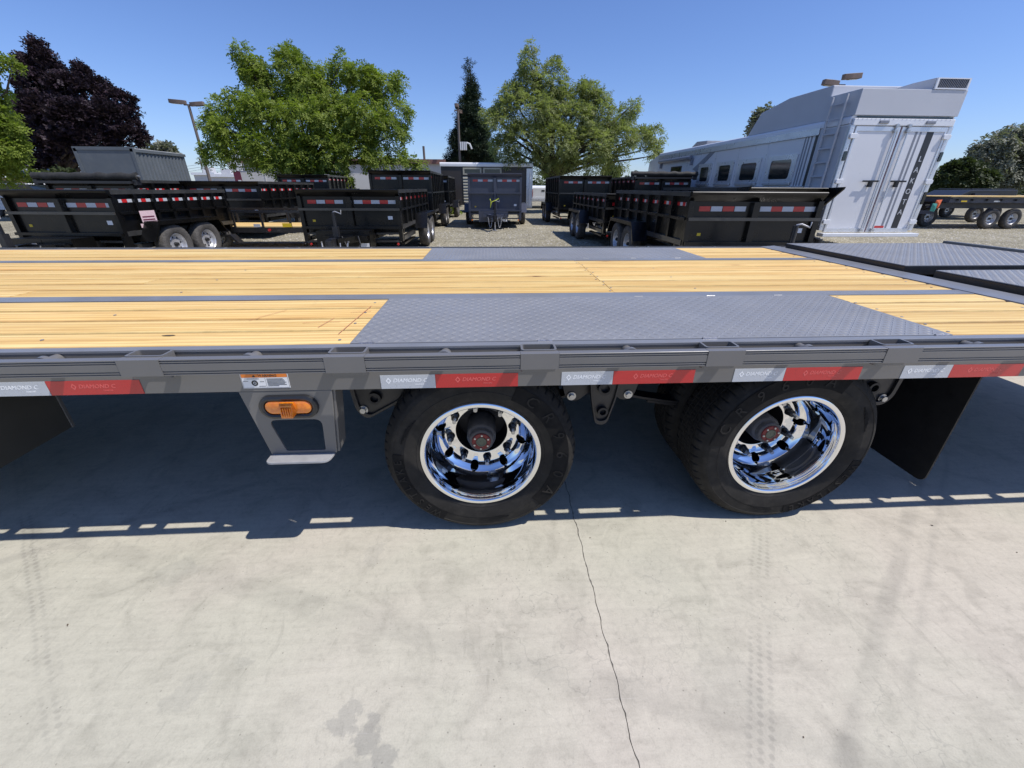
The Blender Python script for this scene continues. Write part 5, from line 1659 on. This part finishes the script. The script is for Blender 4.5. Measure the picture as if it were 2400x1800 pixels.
def tree(name, label, Y, lobes, n, leaf, base_u, cat='tree', n_leaf=8, length=.34, lw=.035, side=.15, droop=.55, spread=(.8, .55), trunk_r=.2, trunk_h=None, seed=1, flat=.85, group='trees around the lot', inner=.35):
    rng = np.random.default_rng(seed)
    L = lobes_px(lobes, Y, seed)
    bx = px(base_u, 440, Y)[0]
    t = thing(name, label, cat, (bx, Y, GZ), 0, group)
    vol = np.array([l[3] ** 2 for l in L])
    cnt = np.maximum(20, (n * vol / vol.sum()).astype(int))
    cs, outs = [], []
    for (x, y, z, r), c in zip(L, cnt):
        u = rng.normal(0, 1, (c, 3))
        u /= np.linalg.norm(u, axis=1, keepdims=True)
        u[:, 2] = np.where(u[:, 2] < -.45, -u[:, 2], u[:, 2])
        # ragged shell: sprays gather on small sub-clumps
        k = max(4, int(r * 9))
        g = rng.normal(0, 1, (k, 3)); g /= np.linalg.norm(g, axis=1, keepdims=True)
        pick = rng.integers(0, k, c)
        u = u * .55 + g[pick] * rng.uniform(.3, .9, (c, 1))
        u /= np.linalg.norm(u, axis=1, keepdims=True)
        rad = r * (inner + (1.02 - inner) * rng.random((c, 1)) ** .55) * rng.uniform(.86, 1.12, (k, 1))[pick]
        p = np.array([x, y, z]) + u * rad * np.array([1, 1, flat])
        cs.append(p); outs.append(u)
    c = np.concatenate(cs) - np.array([bx, Y, GZ])
    o = np.concatenate(outs)
    v, f = fronds(c, o, n_leaf, length, lw, droop, spread, side, rng)
    obj('crown', np_mesh('crown', v, f, leaf), t)
    zc = np.mean([l[2] for l in L]) - GZ
    zlow = min(l[2] - l[3] for l in L) - GZ
    th = trunk_h or max(1.3, zlow + .6)
    tr = MB()
    rr = random.Random(seed)
    tr.tube([(0, 0, -.05), (.04, 0, th * .5), (.0, .03, th)], [trunk_r * 1.25, trunk_r, trunk_r * .85], 10)
    part('trunk', tr, M['bark'], t, 60)
    for (x, y, z, r) in L:
        e = Vector((x - bx, y - Y, z - GZ))
        s = Vector((0, .0, th * rr.uniform(.75, 1.0)))
        m1 = s.lerp(e, .4) + Vector((rr.uniform(-.3, .3), rr.uniform(-.3, .3), .25))
        m2 = s.lerp(e, .75) + Vector((rr.uniform(-.25, .25), rr.uniform(-.25, .25), .15))
        b_ = MB().tube([s, m1, m2, e + Vector((0, 0, r * .3))], [trunk_r * .45, trunk_r * .3, trunk_r * .2, trunk_r * .07], 6)
        part('limb', b_, M['bark'], t, 60)
    return t


tree('shade_tree', 'big bushy green tree behind the dump trailers on the left', 24.,
     [(568, 128, 22, 0), (590, 165, 36, .2), (620, 190, 45, .4), (690, 165, 48, 0), (672, 130, 25, .2), (725, 210, 50, -.3), (770, 180, 30, .6), (800, 165, 24, .3), (805, 140, 16, .3), (832, 180, 30, 0), (860, 190, 36, .2), (905, 205, 34, .4), (935, 195, 22, .2), (925, 260, 38, 0), (940, 312, 20, .2), (900, 300, 45, -.6), (850, 270, 60, -.8), (780, 270, 62, -1.2), (700, 290, 65, -1.4), (620, 270, 58, -1.0), (560, 250, 42, -.2), (520, 262, 32, 0), (505, 300, 30, .2), (540, 315, 46, -.8), (510, 355, 32, -.2), (490, 372, 18, 0), (560, 355, 48, -1.0), (620, 345, 55, -1.6), (690, 360, 60, -1.6), (650, 390, 30, -2.0), (760, 350, 60, -1.4), (720, 395, 28, -1.8), (830, 345, 55, -1.0), (880, 365, 40, -.8), (800, 395, 22, -1.2), (812, 415, 12, -1.6), (930, 372, 26, -.4), (965, 380, 18, -.2), (985, 386, 11, 0), (745, 240, 60, 1.5), (660, 230, 60, 1.6), (850, 230, 50, 1.4)],
     12500, M['leaf'], 720, trunk_r=.26, seed=3, length=.30, side=.16, lw=.030, inner=.5)
tree('shade_tree', 'paler feathery green tree with a tall pointed leader right of the pine', 28.,
     [(1243, 110, 14, 0), (1238, 135, 18, 0), (1240, 165, 24, 0), (1232, 195, 32, .2), (1255, 215, 40, 0), (1298, 165, 24, .2), (1290, 200, 34, 0), (1320, 205, 18, .4), (1200, 225, 30, 0), (1195, 260, 38, -.3), (1160, 280, 22, 0), (1180, 300, 40, -.6), (1142, 262, 12, .2), (1250, 270, 55, -.8), (1310, 250, 44, .2), (1365, 225, 34, .3), (1385, 215, 24, .3), (1400, 240, 34, .4), (1340, 290, 55, -.6), (1410, 280, 45, 0), (1450, 280, 32, .2), (1482, 250, 16, .3), (1470, 262, 20, .2), (1450, 325, 42, -.4), (1380, 345, 55, -1.0), (1300, 335, 55, -1.2), (1230, 335, 50, -1.0), (1185, 350, 34, -.6), (1200, 382, 26, -.6), (1500, 330, 30, .2), (1535, 320, 24, .4), (1520, 355, 24, .2), (1535, 368, 12, .3), (1450, 375, 30, -.4), (1400, 388, 28, -.6), (1330, 385, 32, -.8), (1270, 385, 24, -.6), (1300, 280, 50, 1.4), (1400, 320, 45, 1.2)],
     9800, M['leaf2'], 1295, trunk_r=.24, seed=8, length=.34, side=.18, lw=.028, droop=.45, inner=.45, spread=(1.0, .5))
# pine: whorls of short boughs
pine = []
rngp = random.Random(4)
for i in range(34):
    q = i / 33
    yv = 150 + 232 * q
    wd = float(np.interp(yv, [150, 200, 250, 300, 340, 385], [2, 11, 25, 36, 44, 56]))
    k = 1 + int(q * 6)
    for a in range(k):
        t_ = rngp.uniform(-1, 1)
        pine.append((1101 + t_ * wd * .85 + 3 * q, yv + abs(t_) * 9 + rngp.uniform(-4, 4), 5 + 13 * q, rngp.uniform(-1, 1) * wd * .03))
tree('pine_tree', 'dark narrow pine tree behind the middle light pole', 38., pine, 12000, M['needle'], 1103, n_leaf=6, length=.34, lw=.024, side=.24, droop=.05, spread=(1.0, .5), trunk_r=.3, trunk_h=4.5, seed=5, flat=.8)
tree('plum_tree', 'dark purple leaved tree behind the grey container', 30.,
     [(72, 100, 8, 0), (80, 116, 12, 0), (102, 112, 9, .2), (96, 130, 16, 0), (112, 140, 18, 0), (62, 150, 18, 0), (45, 165, 12, 0), (82, 165, 26, 0), (120, 172, 30, 0), (98, 205, 40, -.4), (60, 195, 22, 0), (52, 235, 22, 0), (185, 152, 7, .2), (190, 168, 13, .2), (182, 190, 20, 0), (210, 190, 22, .2), (232, 205, 20, .2), (155, 215, 38, -.5), (210, 225, 34, 0), (262, 212, 8, .2), (255, 228, 20, 0), (278, 235, 18, 0), (303, 238, 12, .2), (312, 255, 14, .2), (295, 275, 24, 0), (250, 275, 40, -.6), (180, 285, 52, -1.0), (110, 270, 50, -.8), (70, 270, 36, -.2), (322, 300, 14, 0), (330, 320, 14, 0), (345, 330, 9, 0), (300, 320, 28, -.4), (230, 330, 42, -.8), (150, 345, 48, -1.0), (90, 345, 42, -.6), (150, 255, 50, 1.2), (230, 285, 44, 1.0), (70, 315, 40, .5), (110, 390, 30, -.4), (60, 385, 24, -.2)],
     15000, M['purple'], 165, trunk_r=.3, seed=12, length=.26, side=.15, lw=.042, droop=-.2, spread=(.9, .5))
tree('shade_tree', 'light green tree cut off by the left edge of the picture', 20.,
     [(-40, 150, 30, 0), (-8, 145, 14, .1), (14, 150, 12, 0), (30, 152, 7, 0), (-25, 195, 14, 0), (4, 215, 10, .1), (-25, 250, 26, 0), (6, 268, 20, -.2), (20, 298, 20, -.2), (-30, 305, 40, -.4), (26, 335, 20, -.1), (0, 350, 34, -.6), (36, 375, 20, -.2), (56, 398, 14, 0), (0, 398, 36, -.5), (-80, 270, 70, .3), (-80, 360, 60, -.2)],
     4200, M['leaf'], -80, trunk_r=.2, seed=21, length=.30, side=.15, lw=.030, inner=.55)
tree('gum_tree', 'grey green gum tree rising at the far right', 50.,
     [(2330, 375, 34, 0), (2310, 345, 24, 0), (2345, 335, 30, 0), (2370, 315, 24, .5), (2395, 320, 30, .5), (2425, 330, 40, .5), (2385, 360, 40, 0), (2290, 365, 18, 0), (2360, 410, 40, 0), (2410, 400, 46, 0), (2310, 410, 30, 0), (2450, 370, 60, 1)],
     4200, M['euca'], 2375, trunk_r=.4, seed=31, length=.6, side=.36, lw=.085, droop=.9)
tree('dark_tree', 'dark bushy tree low behind the far right flatbeds', 44.,
     [(2205, 415, 16, 0), (2230, 405, 22, 0), (2255, 395, 22, 0), (2275, 410, 26, 0), (2245, 425, 24, 0), (2300, 425, 26, 0), (2200, 435, 14, 0)],
     2600, M['dkleaf'], 2245, trunk_r=.25, seed=33, length=.5, side=.3, lw=.075)
tree('gum_tree', 'grey tree top showing above the horse trailer roof', 60.,
     [(1785, 270, 16, 0), (1800, 262, 14, 0), (1770, 290, 14, 0), (1790, 300, 22, 0), (1815, 290, 26, 0), (1830, 320, 34, 0)],
     1500, M['euca'], 1800, trunk_r=.35, seed=35, length=.7, side=.42, lw=.10, droop=.9)
tree('dark_tree', 'small dark round tree on the horizon left of the horse trailer', 70.,
     [(1432, 398, 8, 0), (1440, 402, 8, 0), (1426, 404, 7, 0)], 260, M['dkleaf'], 1433, trunk_r=.2, seed=36, length=.8, side=.5, lw=.14)
tree('hedge', 'brown green hedge between the container and the left green tree', 26.,
     [(100, 418, 16, 0), (120, 412, 14, 0), (145, 414, 16, 0), (170, 418, 16, 0), (190, 420, 14, 0), (85, 424, 12, 0), (135, 424, 18, -.3)],
     1300, M['dkleaf'], 140, 'hedge', trunk_r=.05, seed=41, length=.3, side=.16, lw=.05, group=None)
tree('rust_tree', 'rusty brown low tree behind the container roof', 46.,
     [(372, 352, 10, 0), (390, 350, 12, 0), (352, 350, 9, 0), (405, 356, 8, 0), (380, 362, 14, 0)],
     500, M['euca'], 378, trunk_r=.2, seed=43, length=.5, side=.3, lw=.09)
tree('shrub', 'low green shrub growing behind the slate trailer wheel', 25.5,
     [(1058, 497, 8, 0), (1070, 499, 7, 0)], 160, M['leaf'], 1064, 'shrub', trunk_r=.03, trunk_h=.2, seed=45, length=.25, side=.14, lw=.04, group=None)
tree('shrub', 'bushy green shrub beside the white pickup', 36.,
     [(1355, 420, 0.5, 0), (1292, 412, 14, 0), (1280, 400, 12, 0), (1300, 402, 12, 0)], 420, M['leaf'], 1290, 'shrub', trunk_r=.06, seed=46, length=.35, side=.2, lw=.05, group=None)

# far tree belt that reads as one mass on the horizon
rng = np.random.default_rng(77)
cs = []
for x in np.arange(-220, 240, 5.5):
    hgt = rng.uniform(2.2, 5.0)
    c = rng.integers(70, 120)
    u = rng.normal(0, 1, (c, 3)) * np.array([2.6, 1.5, hgt * .38]) + np.array([x, 150 + rng.uniform(-14, 14), hgt * .55])
    u[:, 2] = np.clip(u[:, 2], 0, None)
    cs.append(u)
c = np.concatenate(cs)
v, f = fronds(c, np.tile([0, -.5, .8], (len(c), 1)), 6, 1.4, .32, .3, (.4, .9), .9, rng)
obj('far_trees', np_mesh('far_trees', v, f, M['dkleaf']), kind='stuff')
